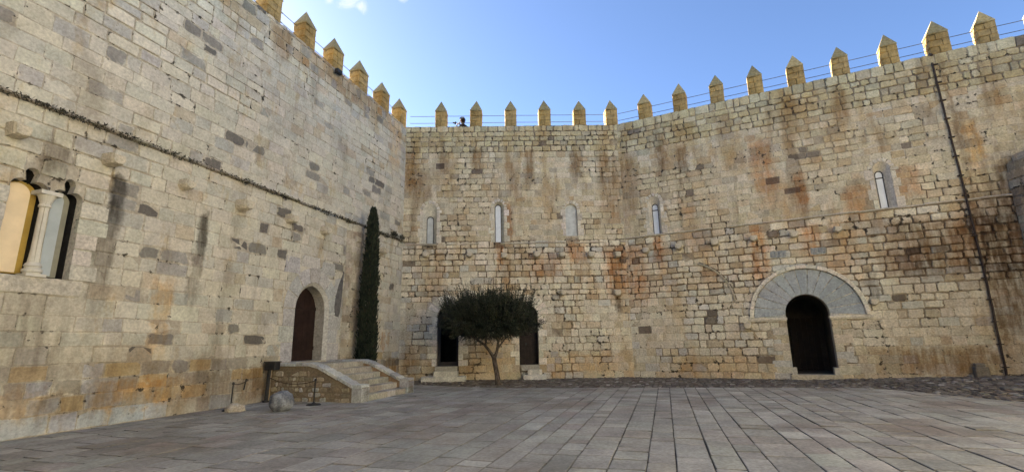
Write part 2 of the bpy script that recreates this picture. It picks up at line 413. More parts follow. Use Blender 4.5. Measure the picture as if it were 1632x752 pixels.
# ------------------------------------------------------------------ walls
def wall_masonry(parent, mat, x0, x1, openings, style, seed, thick=3.0, zb=-.35, ends=(True, True), top=HTOP):
    r = random.Random(seed)
    mb = MB()
    # mortar bed with the openings cut out
    xs = [x0 + (x1 - x0) * i / int((x1 - x0) / .3) for i in range(int((x1 - x0) / .3) + 1)]
    zs = [zb + (top - .02 - zb) * i / 42 for i in range(43)]
    V2 = [Vector((x, z)) for x in xs for z in zs]
    V2 = [v for v in V2 if not any(inside(o, v.x, v.y) for o in openings)]
    E = []
    for o in openings:
        b = len(V2)
        dense = o
        V2 += [Vector(p) for p in dense]
        E += [(b + i, b + (i + 1) % len(dense)) for i in range(len(dense))]
    res = delaunay_2d_cdt(V2, E, [], 0, 1e-5)
    vv, ff = res[0], res[2]
    mort = style(0, 0, None)['mortar']
    vs = []; mc = []
    for v in vv:
        st = style(v.x, v.y, None); mc.append(st['mortar'])
        vs.append((v.x, st['mdepth'] + .010 * mn.noise(Vector((v.x * 2.3, v.y * 2.3, seed))), v.y))
    fs = []
    for f in ff:
        cx = sum(vv[i].x for i in f) / 3; cz = sum(vv[i].y for i in f) / 3
        if not any(inside(o, cx, cz) for o in openings): fs.append(tuple(f))
    mb.add(vs, fs, mc, [.8] * len(vs))
    # body: parapet, roof walk at the back, ends
    yb = thick; g = .03
    prof = [(g, top - .02), (.6, top - .02), (.6, top - 1.0), (yb, top - 1.0), (yb, zb)]
    n = len(prof); P = [(x0, y, z) for y, z in prof] + [(x1, y, z) for y, z in prof]
    mb.add(P, [(i, i + 1, n + i + 1, n + i) for i in range(n - 1)], mort)
    for xx in (x0, x1):
        mb.add([(xx, y, z) for y, z in prof] + [(xx, g, zb)], [(0, 1, 2, 3, 4, 5)], mort)
    # courses of stones
    z = zb
    while z < top - .03:
        s0 = style((x0 + x1) / 2, z, r)
        h = s0['h'] * r.uniform(.84, 1.18)
        if top - z - h < .14: h = top - z
        z1 = z + h
        blocked = []
        for o in openings:
            sp = span(o, z + .01, z1 - .01)
            if sp: blocked.append((sp[0] - .012, sp[1] + .012))
        blocked.sort()
        free = []; a = x0
        for b0, b1 in blocked:
            if b0 > a: free.append((a, b0))
            a = max(a, b1)
        if a < x1: free.append((a, x1))
        for fa, fb in free:
            x = fa
            while x < fb - .02:
                st = style(x, (z + z1) / 2, r)
                w = st['w'] * r.uniform(.6, 1.5)
                if fb - x - w < .16: w = fb - x
                st = style(x + w / 2, (z + z1) / 2, r)
                if not (st['miss'] and r.random() < st['miss']):
                    gp = st['gap'] * r.uniform(.5, 1.5) / 2
                    dz = r.uniform(-.012, .012) * st.get('rag', 1)
                    poly = [(x + gp, z + gp + dz * r.random()), (x + w - gp, z + gp + dz * r.random()), (x + w - gp, z1 - gp + dz * r.random()), (x + gp, z1 - gp + dz * r.random())]
                    stone(mb, poly, FW, st['d'] + r.gauss(0, st['dj']), .08, st['col'], bev=st['bev'], jit=st['jit'], tilt=st['tilt'], r=r)
                x += w
        z = z1
    # coping stones along the inner edge of the parapet top
    me = mb.mesh('masonry')
    return link('masonry', me, mat, parent)

def pick(r, opts):
    t = r.random() * sum(w for _, w in opts)
    for c, w in opts:
        t -= w
        if t <= 0: return c
    return opts[-1][0]

def nz(x, z, s, k=0): return mn.noise(Vector((x * s, z * s, 3.7 + k)))

def style_left(x, z, r):
    n = nz(x, z, .35, 1); n2 = nz(x, z, .5, 9)
    crisp = (z > 8.6 and x < -9.2 and n2 > -.25) or (z > 11.4) or n > .34
    m = dict(mortar=(.42, .37, .285), mdepth=.034 if crisp else .014)
    if r is None: return m
    opts = [((.545, .50, .39), 5), ((.52, .485, .39), 4), ((.57, .53, .42), 3), ((.50, .47, .385), 2.5), ((.48, .415, .30), .9), ((.43, .41, .355), .9)]
    if z > 11.6: opts = [(TAN, 3), (GREY, 2), (OCHRE, 1), (CREAM, 2)]
    if z < 1.3: opts = [((.44, .395, .31), 4), ((.40, .40, .385), 1.5), ((.47, .365, .21), 2), ((.36, .32, .25), 2)]
    if z < .33 and -14.5 < x < -8.5 and r.random() < .5: opts = [((.44, .455, .46), 3), ((.40, .39, .365), 2)]
    col = pick(r, opts); d = .003; dj = .004; dk = 0
    if r.random() < .045 + (.03 if 3 < z < 10 else 0): col = pick(r, [(DARK, 2), ((.23, .215, .18), 3), ((.30, .28, .24), 3), ((.36, .34, .29), 3)]); d = .008; dj = .006; dk = 1
    m.update(h=.335 if z < 8.6 or z > 11.4 else .30, w=.56 if z < 11.4 else .4, gap=.034 if crisp else (.02 if r.random() < .3 else .012), d=d - (.006 if crisp else .0), dj=dj, col=vary(col, .08, .02, r), bev=.03 if dk else (.018 if crisp else .010),
             jit=.032 if dk else .014, tilt=.004, miss=.004)
    return m

def style_far(seed):
    def f(x, z, r):
        n = nz(x, z, .45, seed); n2 = nz(x, z, 1.1, seed + 5)
        band = (3.6 < z < 6.5)
        top = z > 11.0
        worn = (not top and n > (.1 if band else -.15)) 
        n3 = nz(x, z, .7, seed + 30); dk_ = ((band or top) and n3 > -.3) or (not top and z < 8 and n3 > .22)
        m = dict(mortar=(.25, .20, .14) if dk_ else ((.54, .47, .345) if worn else (.38, .315, .215)), mdepth=.042 if dk_ else (.009 if worn else .022))
        if r is None: return m
        if top: opts = [((.47, .395, .235), 4), ((.43, .35, .195), 3), ((.50, .435, .28), 2.5), ((.38, .33, .215), 1.5)]
        elif z > 6.5: opts = [((.53, .455, .305), 4), ((.50, .42, .275), 3), ((.57, .50, .355), 2.5), ((.455, .355, .215), 1), ((.42, .37, .265), 1)]
        elif band: opts = [((.64, .58, .44), 5), ((.59, .525, .385), 4), ((.48, .395, .26), 2), (OCHRE, .12), ((.49, .475, .40), 1.2), ((.43, .40, .33), .8)]
        elif z > 1.1: opts = [((.63, .575, .44), 4), ((.58, .52, .395), 3), ((.53, .465, .34), 2), ((.52, .50, .43), 1.2), ((.49, .41, .285), .6)]
        else: opts = [((.52, .445, .31), 3), ((.48, .395, .26), 2), ((.53, .48, .37), 2), ((.44, .415, .36), 1)]
        col = pick(r, opts)
        if r.random() < .010: col = (.20, .165, .125)
        m.update(h=.29 if z > 3.4 else .31, w=(.40 if top else .46), gap=.038 if dk_ else (.014 if worn else .024), d=.002 if worn else -.004, dj=.004 if worn else .009,
                 col=vary(tuple(q * 1.07 for q in col), .09, .02, r), bev=.014 if worn else .026, jit=.014 if worn else .018, tilt=.005 if worn else .009, miss=.022 if (8 < z < 11 and n2 > .15) else .006, rag=1.4)
        return m
    return f
style_mid = style_far(2); style_right = style_far(13)

wallL = thing('castle_wall', 'long pale left wall with twin lancet window, pointed doorway and weedy ledge', 'wall', C1, ROTL)
wallM = thing('castle_wall', 'far end wall behind the olive tree, with two round-headed doors and three slit windows', 'wall', C1, rot(AZM))
wallR = thing('castle_wall', 'right wall with the big fan-arched gateway and a dark vertical pipe', 'wall', C2, rot(AZR))

# openings (wall coordinates)
bif_a = trefoil(-14.68, -14.08, 3.05, 4.78, 5.2); bif_b = trefoil(-13.99, -13.46, 3.05, 4.76, 5.17)
doorL = pointed(-6.86, -5.12, 1.12, 2.86, 3.85)
mw1 = arch(.96, 1.62, 6.40, 8.42); mw2 = arch(4.45, 4.93, 6.42, 8.46); mw3 = arch(7.99, 8.56, 6.68, 8.32)
md1 = arch(1.73, 2.74, .62, 3.38); md2 = arch(5.58, 6.47, .62, 3.34)
rw1 = arch(1.24, 1.78, 6.56, 8.42); rw2 = arch(10.16, 10.72, 6.53, 8.46)
gate = [(6.40, .19), (6.40, 1.4)] + [(7.17 + .77 * math.cos(math.pi - math.pi * i / 16), 2.55 + .80 * math.sin(math.pi * i / 16)) for i in range(17)] + [(7.94, 1.4), (7.94, .19)]

wall_masonry(wallL, m_left, -30, 1.2, [bif_a, bif_b, [(-14.11, 3.05), (-14.11, 4.78), (-13.96, 4.78), (-13.96, 3.05)], doorL], style_left, 11)
wall_masonry(wallM, m_mid, -.05, 11.3, [mw1, mw2, mw3, md1, md2], style_mid, 23)
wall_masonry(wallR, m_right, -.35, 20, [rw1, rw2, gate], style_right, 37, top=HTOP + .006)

# unseen walls added right of and behind the viewer to shape the bounced light
def style_plain(x, z, r):
    m = dict(mortar=MORT, mdepth=.008)
    if r is None: return m
    col = pick(r, [((.50, .44, .33), 4), ((.46, .39, .28), 3), ((.53, .48, .37), 2), (GREY, 1)])
    m.update(h=.36, w=.7, gap=.014, d=0.0, dj=.006, col=vary(col, .09, .03, r), bev=.012, jit=.008, tilt=.004, miss=.003); return m
PA = MR @ Vector((16.3, 0, 0)); PB = PA - Vector((math.sin(R(AZL)), math.cos(R(AZL)), 0)) * 30
AZB = AZR + 180; PD = PB + Vector((math.sin(R(AZB)), math.cos(R(AZB)), 0)) * 36
wallE = thing('castle_wall', 'plain dark wall closing the courtyard on the right, unseen, added to darken the lower right', 'wall', PA, rot(AZL + 180))
wallS = thing('castle_wall', 'plain stone wall closing the courtyard behind the viewer, unseen, added for warm bounced light', 'wall', PB, rot(AZB))
m_darkwall = masonry('added_dark_stone', (.15, .135, .10), pits=.4)  # dark colour of the added wall cuts bounced light at the lower right
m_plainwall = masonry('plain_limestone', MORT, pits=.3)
def style_darkwall(x, z, r):
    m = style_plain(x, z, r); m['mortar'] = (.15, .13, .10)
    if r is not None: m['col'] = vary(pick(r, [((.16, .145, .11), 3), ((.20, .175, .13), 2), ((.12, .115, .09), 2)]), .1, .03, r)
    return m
wall_masonry(wallE, m_darkwall, .1, 14.5, [], style_darkwall, 51, thick=1.2, top=HTOP + .012)
wallW = thing('castle_wall', 'pale wall continuing the dark one on the right, unseen, added to bounce warm light', 'wall', PA, rot(AZL + 180))
m_bounce = plain('bounce_pale', (.74, .69, .57), .9, .08, 2)
def style_bounce(x, z, r):
    m = style_plain(x, z, r); m['mortar'] = (.7, .65, .55)
    if r is not None: m['col'] = vary((.74, .69, .58), .05, .02, r)
    return m
m_bouncewall = masonry('bounce_stone', (.74, .69, .58), smear=(.3, .6), pits=.2, mott=(.9, 1.06))  # pale colour of the added wall throws warm sunlight back
wall_masonry(wallW, m_bouncewall, 14.52, 33, [], style_bounce, 54, thick=1.2, top=HTOP + .024)
wall_masonry(wallS, m_plainwall, .1, 36, [], style_plain, 52, thick=1.2, top=HTOP + .018)

# ------------------------------------------------------------------ windows and doors
def slit_window(wall, outer, pane, depth, cols, mat_pane, nv=7, t=.16, transom=None, border=True, yf=-.014):
    s = MB(); surround(s, outer, t, yf, .1, cols, jamb_h=.36, nv=nv, var=.7)
    loft(s, outer, pane, yf + .012, depth, vary(cols[0], .05), True)
    w = s.build('arched_window', m_surr, wall, fixn=False)
    p = MB(); plate(p, pane, depth - .012, (.5, .5, .5)); p.build('pane', mat_pane, w, fixn=False)
    if border:
        cx = sum(q[0] for q in pane) / len(pane); inn = []
        x0, x1 = pane[0][0], pane[-1][0]; k = 1 - .024 * 2 / (x1 - x0)
        inn = [(cx + (x - cx) * k, (z - .035 if z > pane[2][1] else z)) for x, z in pane]
        f = MB(); n = len(pane)
        f.add([(x, depth - .035, z) for x, z in pane] + [(x, depth - .035, z) for x, z in inn] + [(x, depth - .012, z) for x, z in inn],
              [(i, i + 1, n + i + 1, n + i) for i in range(n - 1)] + [(n + i, n + i + 1, 2 * n + i + 1, 2 * n + i) for i in range(n - 1)])
        if transom: f.box(x0, x1, depth - .04, depth - .01, transom - .02, transom + .02)
        f.build('frame', m_frame, w, fixn=False)
    return w
SC = [(.60, .54, .42), (.55, .49, .375), (.64, .585, .47)]
slit_window(wallM, mw1, arch(1.11, 1.45, 6.42, 7.82), .30, SC, m_panel)
slit_window(wallM, mw2, arch(4.50, 4.81, 6.44, 8.38), .24, SC, m_pane)
slit_window(wallM, mw3, arch(7.995, 8.555, 6.69, 8.315), .16, SC, m_nichefill, border=False)
slit_window(wallR, rw1, arch(1.36, 1.65, 6.58, 8.10), .28, SC, m_pane, transom=7.78)
slit_window(wallR, rw2, arch(10.25, 10.52, 6.55, 8.16), .32, SC, m_pane, transom=7.86)

# twin lancet window of the left wall
s = MB()
rr = random.Random(5)
for z in (3.05, 3.37, 3.72, 4.05, 4.4):
    for xa, xb in ((-13.46, -13.46 + .45 * rr.uniform(.7, 1.4)), (-14.68 - .5 * rr.uniform(.7, 1.3), -14.68)):
        stone(s, [(xa, z + .004), (xb, z + .004), (xb, z + .32), (xa, z + .32)], FW, -.012, .1, vary((.53, .49, .41), .07), bev=.008, jit=.004, r=rr)
stone(s, [(-14.95, 2.72), (-13.2, 2.72), (-13.2, 3.045), (-14.95, 3.045)], FW, -.02, .4, (.50, .455, .37), bev=.01, r=rr)
for o in (bif_a, bif_b): loft(s, o, o, .006, .19, (.53, .48, .39))
win = s.build('twin_lancet_window', m_surr, wallL, fixn=False)
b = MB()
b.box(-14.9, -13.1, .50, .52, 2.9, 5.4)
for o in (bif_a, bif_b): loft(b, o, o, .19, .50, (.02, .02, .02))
b.build('recess', m_recess_shade, win, fixn=False)  # recess sides and back coloured near black to stand for deep shade
for (xa, xb, zt, mp, mbord, nm) in ((-14.66, -14.22, 4.90, m_yellow, m_gold, 'cream'), (-13.97, -13.64, 4.87, m_blue, m_olive_b, 'grey')):
    p = MB(); A = arch(xa, xb, 3.12, zt)
    loft(p, A, A, .27, .30, (.5, .5, .5)); plate(p, A, .27, (.5, .5, .5))
    po = p.build('pane', mp, win); po['label'] = 'cream yellow pane' if nm == 'cream' else 'blue grey pane'
    q = MB(); Bo = arch(xa + .02, xb + .12, 3.10, zt + .05); loft(q, Bo, Bo, .305, .34, (.5, .5, .5)); plate(q, Bo, .305, (.5, .5, .5))
    q.build('border', mbord, win)
c = MB()
prof = [(.135, 3.05), (.135, 3.13), (.16, 3.14), (.16, 3.19), (.125, 3.21), (.125, 3.24), (.145, 3.26), (.12, 3.31), (.1, 3.33), (.086, 3.6), (.08, 4.46), (.105, 4.48), (.105, 4.51), (.09, 4.53), (.095, 4.57), (.15, 4.72)]
c.lathe(prof, (-14.035, .1, 0), 20, (.54, .51, .43))
c.box(-14.22, -13.85, -.06, .26, 4.72, 4.80, (.54, .51, .43)); c.box(-14.2, -13.87, -.06, .26, 3.046, 3.1, (.54, .51, .43))
co = c.build('column', plain('column_marble', (.60, .565, .475), .7, .1, 6), win, sm=False)

# pointed doorway, left wall
s = MB()
GC = [(.46, .45, .41), (.50, .475, .41), (.44, .425, .38)]
surround(s, doorL, .52, -.014, .2, GC, jamb_h=.55, nv=7, var=.35)
inner = pointed(-6.74, -5.24, 1.13, 2.86, 3.73)
loft(s, doorL, inner, -.002, .10, (.50, .475, .41)); loft(s, inner, inner, .10, .55, (.36, .33, .28))
# plain ashlar field above the arch
for k, (xa, xb, za, zb) in enumerate([(-7.5, -6.75, 4.05, 4.6), (-6.72, -5.75, 4.33, 4.75), (-5.72, -4.9, 4.2, 4.65), (-4.95, -4.5, 3.55, 4.15)]):
    stone(s, [(xa, za), (xb, za), (xb - .06, zb), (xa + .1, zb)], FW, -.008, .1, vary(GC[k % 3], .05), bev=.006, jit=.01, r=rr)
dw = s.build('doorway', m_surr, wallL, fixn=False)
d = MB()
for i in range(7):
    xa = -6.80 + i * .24
    d.box(xa, xa + .235, .5, .55, 1.1, 3.8)
d.box(-6.8, -5.2, .47, .5, 1.5, 1.62); d.box(-6.8, -5.2, .47, .5, 2.9, 3.02)
d.build('door', m_wood, dw)

# two round-headed doors, far wall
for (o, open_, cx) in ((md1, True, 2.235), (md2, False, 6.025)):
    s = MB(); surround(s, o, .50, -.022, .15, [(.74, .68, .54), (.66, .60, .47), (.78, .72, .59)], jamb_h=.31, nv=9, var=.9, ring=True, tj=.22)
    loft(s, o, o, .0, .42, (.40, .35, .27))
    dw = s.build('doorway', m_surr, wallM, fixn=False)
    x0, x1 = o[0][0], o[-1][0]
    d = MB()
    if open_:
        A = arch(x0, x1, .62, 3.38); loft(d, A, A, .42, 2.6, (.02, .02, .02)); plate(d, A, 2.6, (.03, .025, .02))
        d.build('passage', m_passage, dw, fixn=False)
        f = MB(); f.box(x0, x0 + .13, .36, .46, .80, 2.9); f.box(x1 - .13, x1, .36, .46, .80, 2.9); f.box(x0, x1, .35, .47, 2.86, 2.98); f.box(x0, x1, .34, .45, .62, .8)
        f.build('frame', m_frame, dw)
    else:
        for i in range(6):
            w = (x1 - x0 + .04) / 6
            d.box(x0 - .02 + i * w, x0 - .02 + (i + 1) * w - .008, .38, .42, .6, 3.4)
        d.box(x0 - .02, x1 + .02, .42, .44, .6, 3.4)
        d.build('door', m_dwood, dw)
        f = MB(); f.box(x0 + .3, x0 + .36, .365, .385, 1.5, 1.62); f.build('latch', m_iron, dw)
# lantern bracket at the right door
f = MB(); f.tube([(6.62, -.01, 2.66), (6.62, -.16, 2.66), (6.72, -.16, 2.66)], .012, 6); f.tube([(6.72, -.16, 2.66), (6.72, -.16, 2.5)], .012, 6); f.tube([(6.62, -.015, 2.7), (6.62, -.015, 2.45)], .014, 6)
f.build('hook', m_iron, wallM)

# gateway, right wall
s = MB()
rg = random.Random(3)
cx, cz = 7.17, 2.45
def pol(a, r_, sx=1.0): return (cx + r_ * math.cos(a) * sx, cz + r_ * math.sin(a))
NV = 13
for k in range(NV):
    a0 = math.pi * (1 - k / NV) - .008; a1 = math.pi * (1 - (k + 1) / NV) + .008
    am = (a0 + a1) / 2
    def inn(a): return (7.17 + .775 * math.cos(a), 2.55 + .805 * math.sin(a))
    def low(p): return (p[0], max(p[1], 2.452))
    poly = [low(inn(a0)), low(inn(am)), low(inn(a1)), low(pol(a1, 1.93)), low(pol(am, 1.93)), low(pol(a0, 1.93))]
    stone(s, poly, FW, -.022 + rg.uniform(-.002, .002), .15, vary((.37, .39, .385), .10, .02, rg), bev=.008, jit=.001, tilt=.001, r=rg)
gt = s.build('gateway', m_grey, wallR, fixn=False)
s = MB()
for k in range(17):                                                  # hood mould round the fan
    a0 = math.pi * (1 - k / 17) - .002; a1 = math.pi * (1 - (k + 1) / 17) + .002; am = (a0 + a1) / 2
    stone(s, [pol(a0, 1.945), pol(am, 1.945), pol(a1, 1.945), pol(a1, 2.10), pol(am, 2.10), pol(a0, 2.10)], FW, -.12, .12, vary((.68, .62, .49), .08), bev=.02, jit=.001, tilt=.002, r=rg)
s.build('hood_mould', m_surr, gt, fixn=False)
s = MB()
for xa, xb in ((5.02, 6.44), (7.90, 9.34)):
    s.box(xa, xb, -.10, .3, 2.375, 2.45, (.64, .585, .47)); s.box(xa + .02, xb - .02, -.06, .3, 2.31, 2.375, (.58, .53, .42))
s.build('impost', m_surr, gt)
s = MB()
surround(s, gate, .30, -.010, .2, [(.52, .46, .34), (.46, .44, .38), (.55, .49, .37), (.44, .36, .25)], jamb_h=.31, var=1.2, ring=False)
loft(s, gate, gate, .0, .5, (.42, .38, .31))
for xa, xb in ((6.38, 6.54), (7.80, 7.96)): s.box(xa, xb, -.018, .5, .19, .46, (.45, .41, .33))
stone(s, [(6.3, -.1), (8.05, -.1), (8.05, .19), (6.3, .19)], FW, -.10, .4, (.46, .40, .29), bev=.012, r=rg)
s.build('jambs', m_surr, gt, fixn=False)
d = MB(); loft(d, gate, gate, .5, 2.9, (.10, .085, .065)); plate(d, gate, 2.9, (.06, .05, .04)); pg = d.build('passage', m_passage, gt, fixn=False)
d = MB()
for i in range(5): d.box(6.62 + i * .22, 6.62 + i * .22 + .21, 2.80, 2.86, .2, 2.5)
for zz in (.7, 1.9): d.box(6.62, 7.71, 2.77, 2.80, zz, zz + .12)
d.build('inner_door', m_dwood, gt)
# two worn shields over the gateway
def shield(xa, xb, za, zb):
    m = MB(); stone(m, [(xa, za + .05), (xa + .1, za), (xb - .1, za), (xb, za + .05), (xb, zb - .04), (xa, zb - .03)], FW, -.02, .1, (.30, .315, .30), bev=.012, jit=.012, r=rg)
    for i in range(4):
        xx = xa + (xb - xa) * (i + .5) / 4
        stone(m, [(xx - .06, za + .06), (xx + .06, za + .08), (xx + .03, zb - .06), (xx - .05, zb - .05)], FW, -.035, .05, (.30, .30, .275), bev=.012, jit=.012, r=rg)
    return m.build('carved_panel', m_grey, wallR, fixn=False)
shield(6.15, 6.75, 4.93, 5.25); shield(7.62, 8.15, 4.93, 5.25)
# relieving arch outline in the right wall
s = MB()
for k in range(9):
    a0 = R(4 + k * 7.6); a1 = R(4 + (k + 1) * 7.6 - .3)
    q = lambda a, r_: (2.62 + r_ * math.cos(a), 3.1 + r_ * math.sin(a))
    stone(s, [q(a0, 1.92), q(a1, 1.92), q(a1, 2.0), q(a0, 2.0)], FW, -.075, .05, vary((.40, .345, .25), .08), bev=.01, jit=.002, r=rg)
for k in range(9):
    a0 = R(4 + k * 7.6 + .8); a1 = R(4 + (k + 1) * 7.6 - 1.0)
    stone(s, [q(a0, 2.0), q(a1, 2.0), q(a1, 2.045), q(a0, 2.045)], FW, -.03, .05, (.13, .105, .075), bev=.006, jit=.006, r=rg)
s.build('relieving_arch', m_surr, wallR, fixn=False)

# corbels
def corbel_mesh(seed):
    r = random.Random(seed); m = MB(); n = 9
    pr = [(-.13, .12), (-.14, -.02), (-.10, -.10), (0, -.13), (.10, -.10), (.14, -.01), (.13, .12)]
    A = [(x * r.uniform(.9, 1.1), z * r.uniform(.85, 1.1)) for x, z in pr]
    B = [(x * .82, z * .75) for x, z in A]
    k = len(A)
    vs = [(x, .05, z) for x, z in A] + [(x, -.26, z) for x, z in A] + [(x, -.33, z) for x, z in B]
    fs = []
    for o in (0, k):
        for i in range(k): fs.append((o + i, o + (i + 1) % k, o + k + (i + 1) % k, o + k + i))
    fs.append(tuple(range(2 * k, 3 * k)))
    m.add(vs, fs, (.56, .49, .36)); me = m.mesh('corbel')
    bm = bmesh.new(); bm.from_mesh(me); bmesh.ops.recalc_face_normals(bm, faces=bm.faces); bm.to_mesh(me); bm.free()
    me.materials.append(m_surr); return me
CM = [corbel_mesh(i) for i in range(4)]
def corbels(wall, pts):
    for i, (x, z) in enumerate(pts):
        o = link('corbel', CM[i % 4], None, wall); o.location = (x, 0, z); k = rng.uniform(.95, 1.3); o.scale = (k, k * rng.uniform(.7, 1.1), k)
        o.rotation_euler = (0, rng.uniform(-.06, .06), 0)
corbels(wallL, [(-13.11, 5.8), (-11.29, 5.8), (-14.8, 5.78), (-9.47, 5.74), (-7.5, 5.8), (-5.74, 5.79), (-3.9, 5.8), (-1.9, 5.7)])
corbels(wallM, [(1.15, 5.81), (3.27, 5.79), (4.92, 5.72), (6.5, 5.74), (7.72, 5.72), (9.12, 5.7), (10.4, 5.68), (7.7, 3.89), (10.28, 3.85)])
corbels(wallR, [(.98, 5.79), (2.5, 5.8), (4.04, 5.83), (5.59, 5.84), (7.11, 5.83), (8.66, 5.85), (4.95, 2.14), (9.42, 2.9)])

# ledges
def ledge(wall, x0, x1, z, proj, h, col, mat, seed, gapchance=.05):
    r = random.Random(seed); m = MB(); x = x0
    while x < x1:
        w = r.uniform(.4, .9); w = min(w, x1 - x)
        if r.random() > gapchance:
            p = proj * r.uniform(.6, 1.15); zz = z + r.uniform(-.012, .012)
            vs = [(x + .004, .03, zz - h), (x + w - .004, .03, zz - h), (x + w - .004, -p, zz - h * .45), (x + .004, -p, zz - h * .45), (x + .004, -p, zz), (x + w - .004, -p, zz), (x + w - .004, .03, zz + .05), (x + .004, .03, zz + .05)]
            m.add(vs, [(0, 1, 2, 3), (3, 2, 5, 4), (4, 5, 6, 7), (0, 3, 4, 7), (1, 6, 5, 2)], vary(col, .12, .03, r))
        x += w
    return m.build('string_course', mat, wall)
ledge(wallL, -20.5, -.15, 6.56, .09, .09, (.30, .265, .20), m_surr, 4)
ledge(wallM, .1, 10.9, 6.36, .035, .06, (.44, .38, .28), m_surr, 5, .3)
ledge(wallR, .05, 16, 6.52, .055, .06, (.50, .44, .33), m_surr, 6, .25)

# engaged pilaster between the doorway and the cypress
m = MB(); r = random.Random(9); z = .9
while z < 6.35:
    h = r.uniform(.26, .36); off = r.uniform(0, .5); na = 5
    cuts = [0] + sorted(max(.08, min(.92, (i + off) / 4)) for i in range(4)) + [1]
    def Fp(a, b, d, rad=.62):
        q = math.pi * (1 - a)
        rr2 = rad - d
        return Vector((-3.78 + rr2 * math.cos(q), .22 - rr2 * math.sin(q) * .78, b))
    for c0, c1 in zip(cuts, cuts[1:]):
        if c1 - c0 < .05: continue
        g = .006
        poly = [(c0 + g, z + .006), ((c0 + c1) / 2, z + .006), (c1 - g, z + .006), (c1 - g, z + h - .006), ((c0 + c1) / 2, z + h - .006), (c0 + g, z + h - .006)]
        stone(m, poly, Fp, r.gauss(0, .006), .12, vary(pick(r, [((.49, .44, .35), 3), ((.44, .38, .28), 2), ((.36, .30, .22), 1)]), .08, .03, r), bev=.01, jit=.004, r=r)
    z += h
m.lathe([(.60, .5), (.60, 6.2), (.35, 6.55), (.05, 6.6)], (-3.78, .22, 0), 20, (.42, .37, .28))
mo = MB(); 
mo.v = [(v[0], v[1], v[2]) for v in m.v]; mo.f = m.f; mo.c = m.c; mo.e = m.e
mo.v = [(x, (y - .22) * (.78 if i >= len(m.v) - 80 else 1) + .22, zz) for i, (x, y, zz) in enumerate(mo.v)]
mo.build('pilaster', m_left, wallL, fixn=False)

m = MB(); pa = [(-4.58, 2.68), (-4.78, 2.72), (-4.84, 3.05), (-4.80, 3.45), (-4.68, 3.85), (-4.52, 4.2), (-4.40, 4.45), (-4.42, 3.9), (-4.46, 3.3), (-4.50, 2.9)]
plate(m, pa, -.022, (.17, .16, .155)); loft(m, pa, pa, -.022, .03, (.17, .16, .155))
m.build('gap_shade_patch', plain('gap_shade', (.13, .122, .115), .95, .3, 6), wallL, fixn=False)  # flat dark patch paints the shadowed gap between door surround and pilaster

# merlons: stacked courses and a pyramidal cap
def bevel_box(bm, x0, x1, y0, y1, z0, z1, bev, r, j=.006):
    g = bmesh.ops.create_cube(bm, size=1)
    for v in g['verts']:
        v.co = Vector(((x0 + x1) / 2 + v.co.x * (x1 - x0) + r.uniform(-j, j), (y0 + y1) / 2 + v.co.y * (y1 - y0) + r.uniform(-j, j), (z0 + z1) / 2 + v.co.z * (z1 - z0)))
    es = list({e for v in g['verts'] for e in v.link_edges})
    bmesh.ops.bevel(bm, geom=es, offset=bev, segments=1, affect='EDGES', profile=.5)
def bm_mesh(bm, name, mat, col):
    bmesh.ops.recalc_face_normals(bm, faces=bm.faces)
    me = bpy.data.meshes.new(name); bm.to_mesh(me); bm.free(); me.materials.append(mat)
    a = me.attributes.new('tint', 'FLOAT_COLOR', 'POINT')
    buf = []
    for v in me.vertices:
        k = 1 + .34 * mn.noise(Vector((math.floor(v.co.z * 3.2) * 1.7 + .37, math.floor(v.co.x * 2.5) * 1.3 + .21, col[0] * 90)))
        buf += [col[0] * k, col[1] * k, col[2] * k, 1]
    a.data.foreach_set('color', buf)
    me.attributes.new('edge', 'FLOAT', 'POINT')
    return me
MER = []
for i in range(3):
    r = random.Random(40 + i); bm = bmesh.new(); z = -.02; w, dp = .31, .27
    hs = [.30, .29, .26]
    for h in hs:
        sp = r.uniform(-.1, .1)
        bevel_box(bm, -w, sp - .003, -.005, 2 * dp, z, z + h - .028, .022, r); bevel_box(bm, sp + .008, w, -.005, 2 * dp, z, z + h - .006, .014, r)
        z += h
    bevel_box(bm, -w + .035, w - .035, .035, 2 * dp - .035, -.05, z, .01, r)
    me = bm_mesh(bm, 'merlon', m_ochre, [(.37, .25, .095), (.33, .22, .085), (.35, .245, .105)][i])
    bm = bmesh.new()
    vs = [bm.verts.new((x, y, zz)) for zz, e in ((z, .0), (z + .035, .012)) for x, y in ((-w - e, -.015 - e), (w + e, -.015 - e), (w + e, 2 * dp + e), (-w - e, 2 * dp + e))]
    ap = bm.verts.new((r.uniform(-.015, .015), dp, 1.54 + r.uniform(-.02, .02)))
    for k in range(4):
        bm.faces.new((vs[k], vs[(k + 1) % 4], vs[4 + (k + 1) % 4], vs[4 + k])); bm.faces.new((vs[4 + k], vs[4 + (k + 1) % 4], ap))
    bm.faces.new(vs[:4][::-1])
    cap = bm_mesh(bm, 'cap', m_ochre, (.32, .25, .125))
    MER.append((me, cap))
def merlons(wall, xs):
    for i, x in enumerate(xs):
        me, cap = MER[i % 3]
        o = link('merlon', me, None, wall); o.location = (x, 0.01, HTOP + .004); o.rotation_euler = (rng.uniform(-.006, .006), rng.uniform(-.012, .012), rng.uniform(-.03, .03))
        k = rng.uniform(.95, 1.03); o.scale = (k * rng.uniform(.94, 1.06), 1, k)
        c = link('cap', cap, None, o)
merlons(wallL, [-.33, -2.0, -3.78, -5.55, -7.2, -8.95, -10.7, -12.4, -14.15, -15.9, -17.6, -19.3])
merlons(wallM, [1.75, 3.55, 5.37, 7.13, 8.95, 10.62])
merlons(wallR, [1.43, 3.13, 4.83, 6.48, 8.1, 9.77, 11.46, 13.06, 14.5, 16.05, 17.6, 19.1])

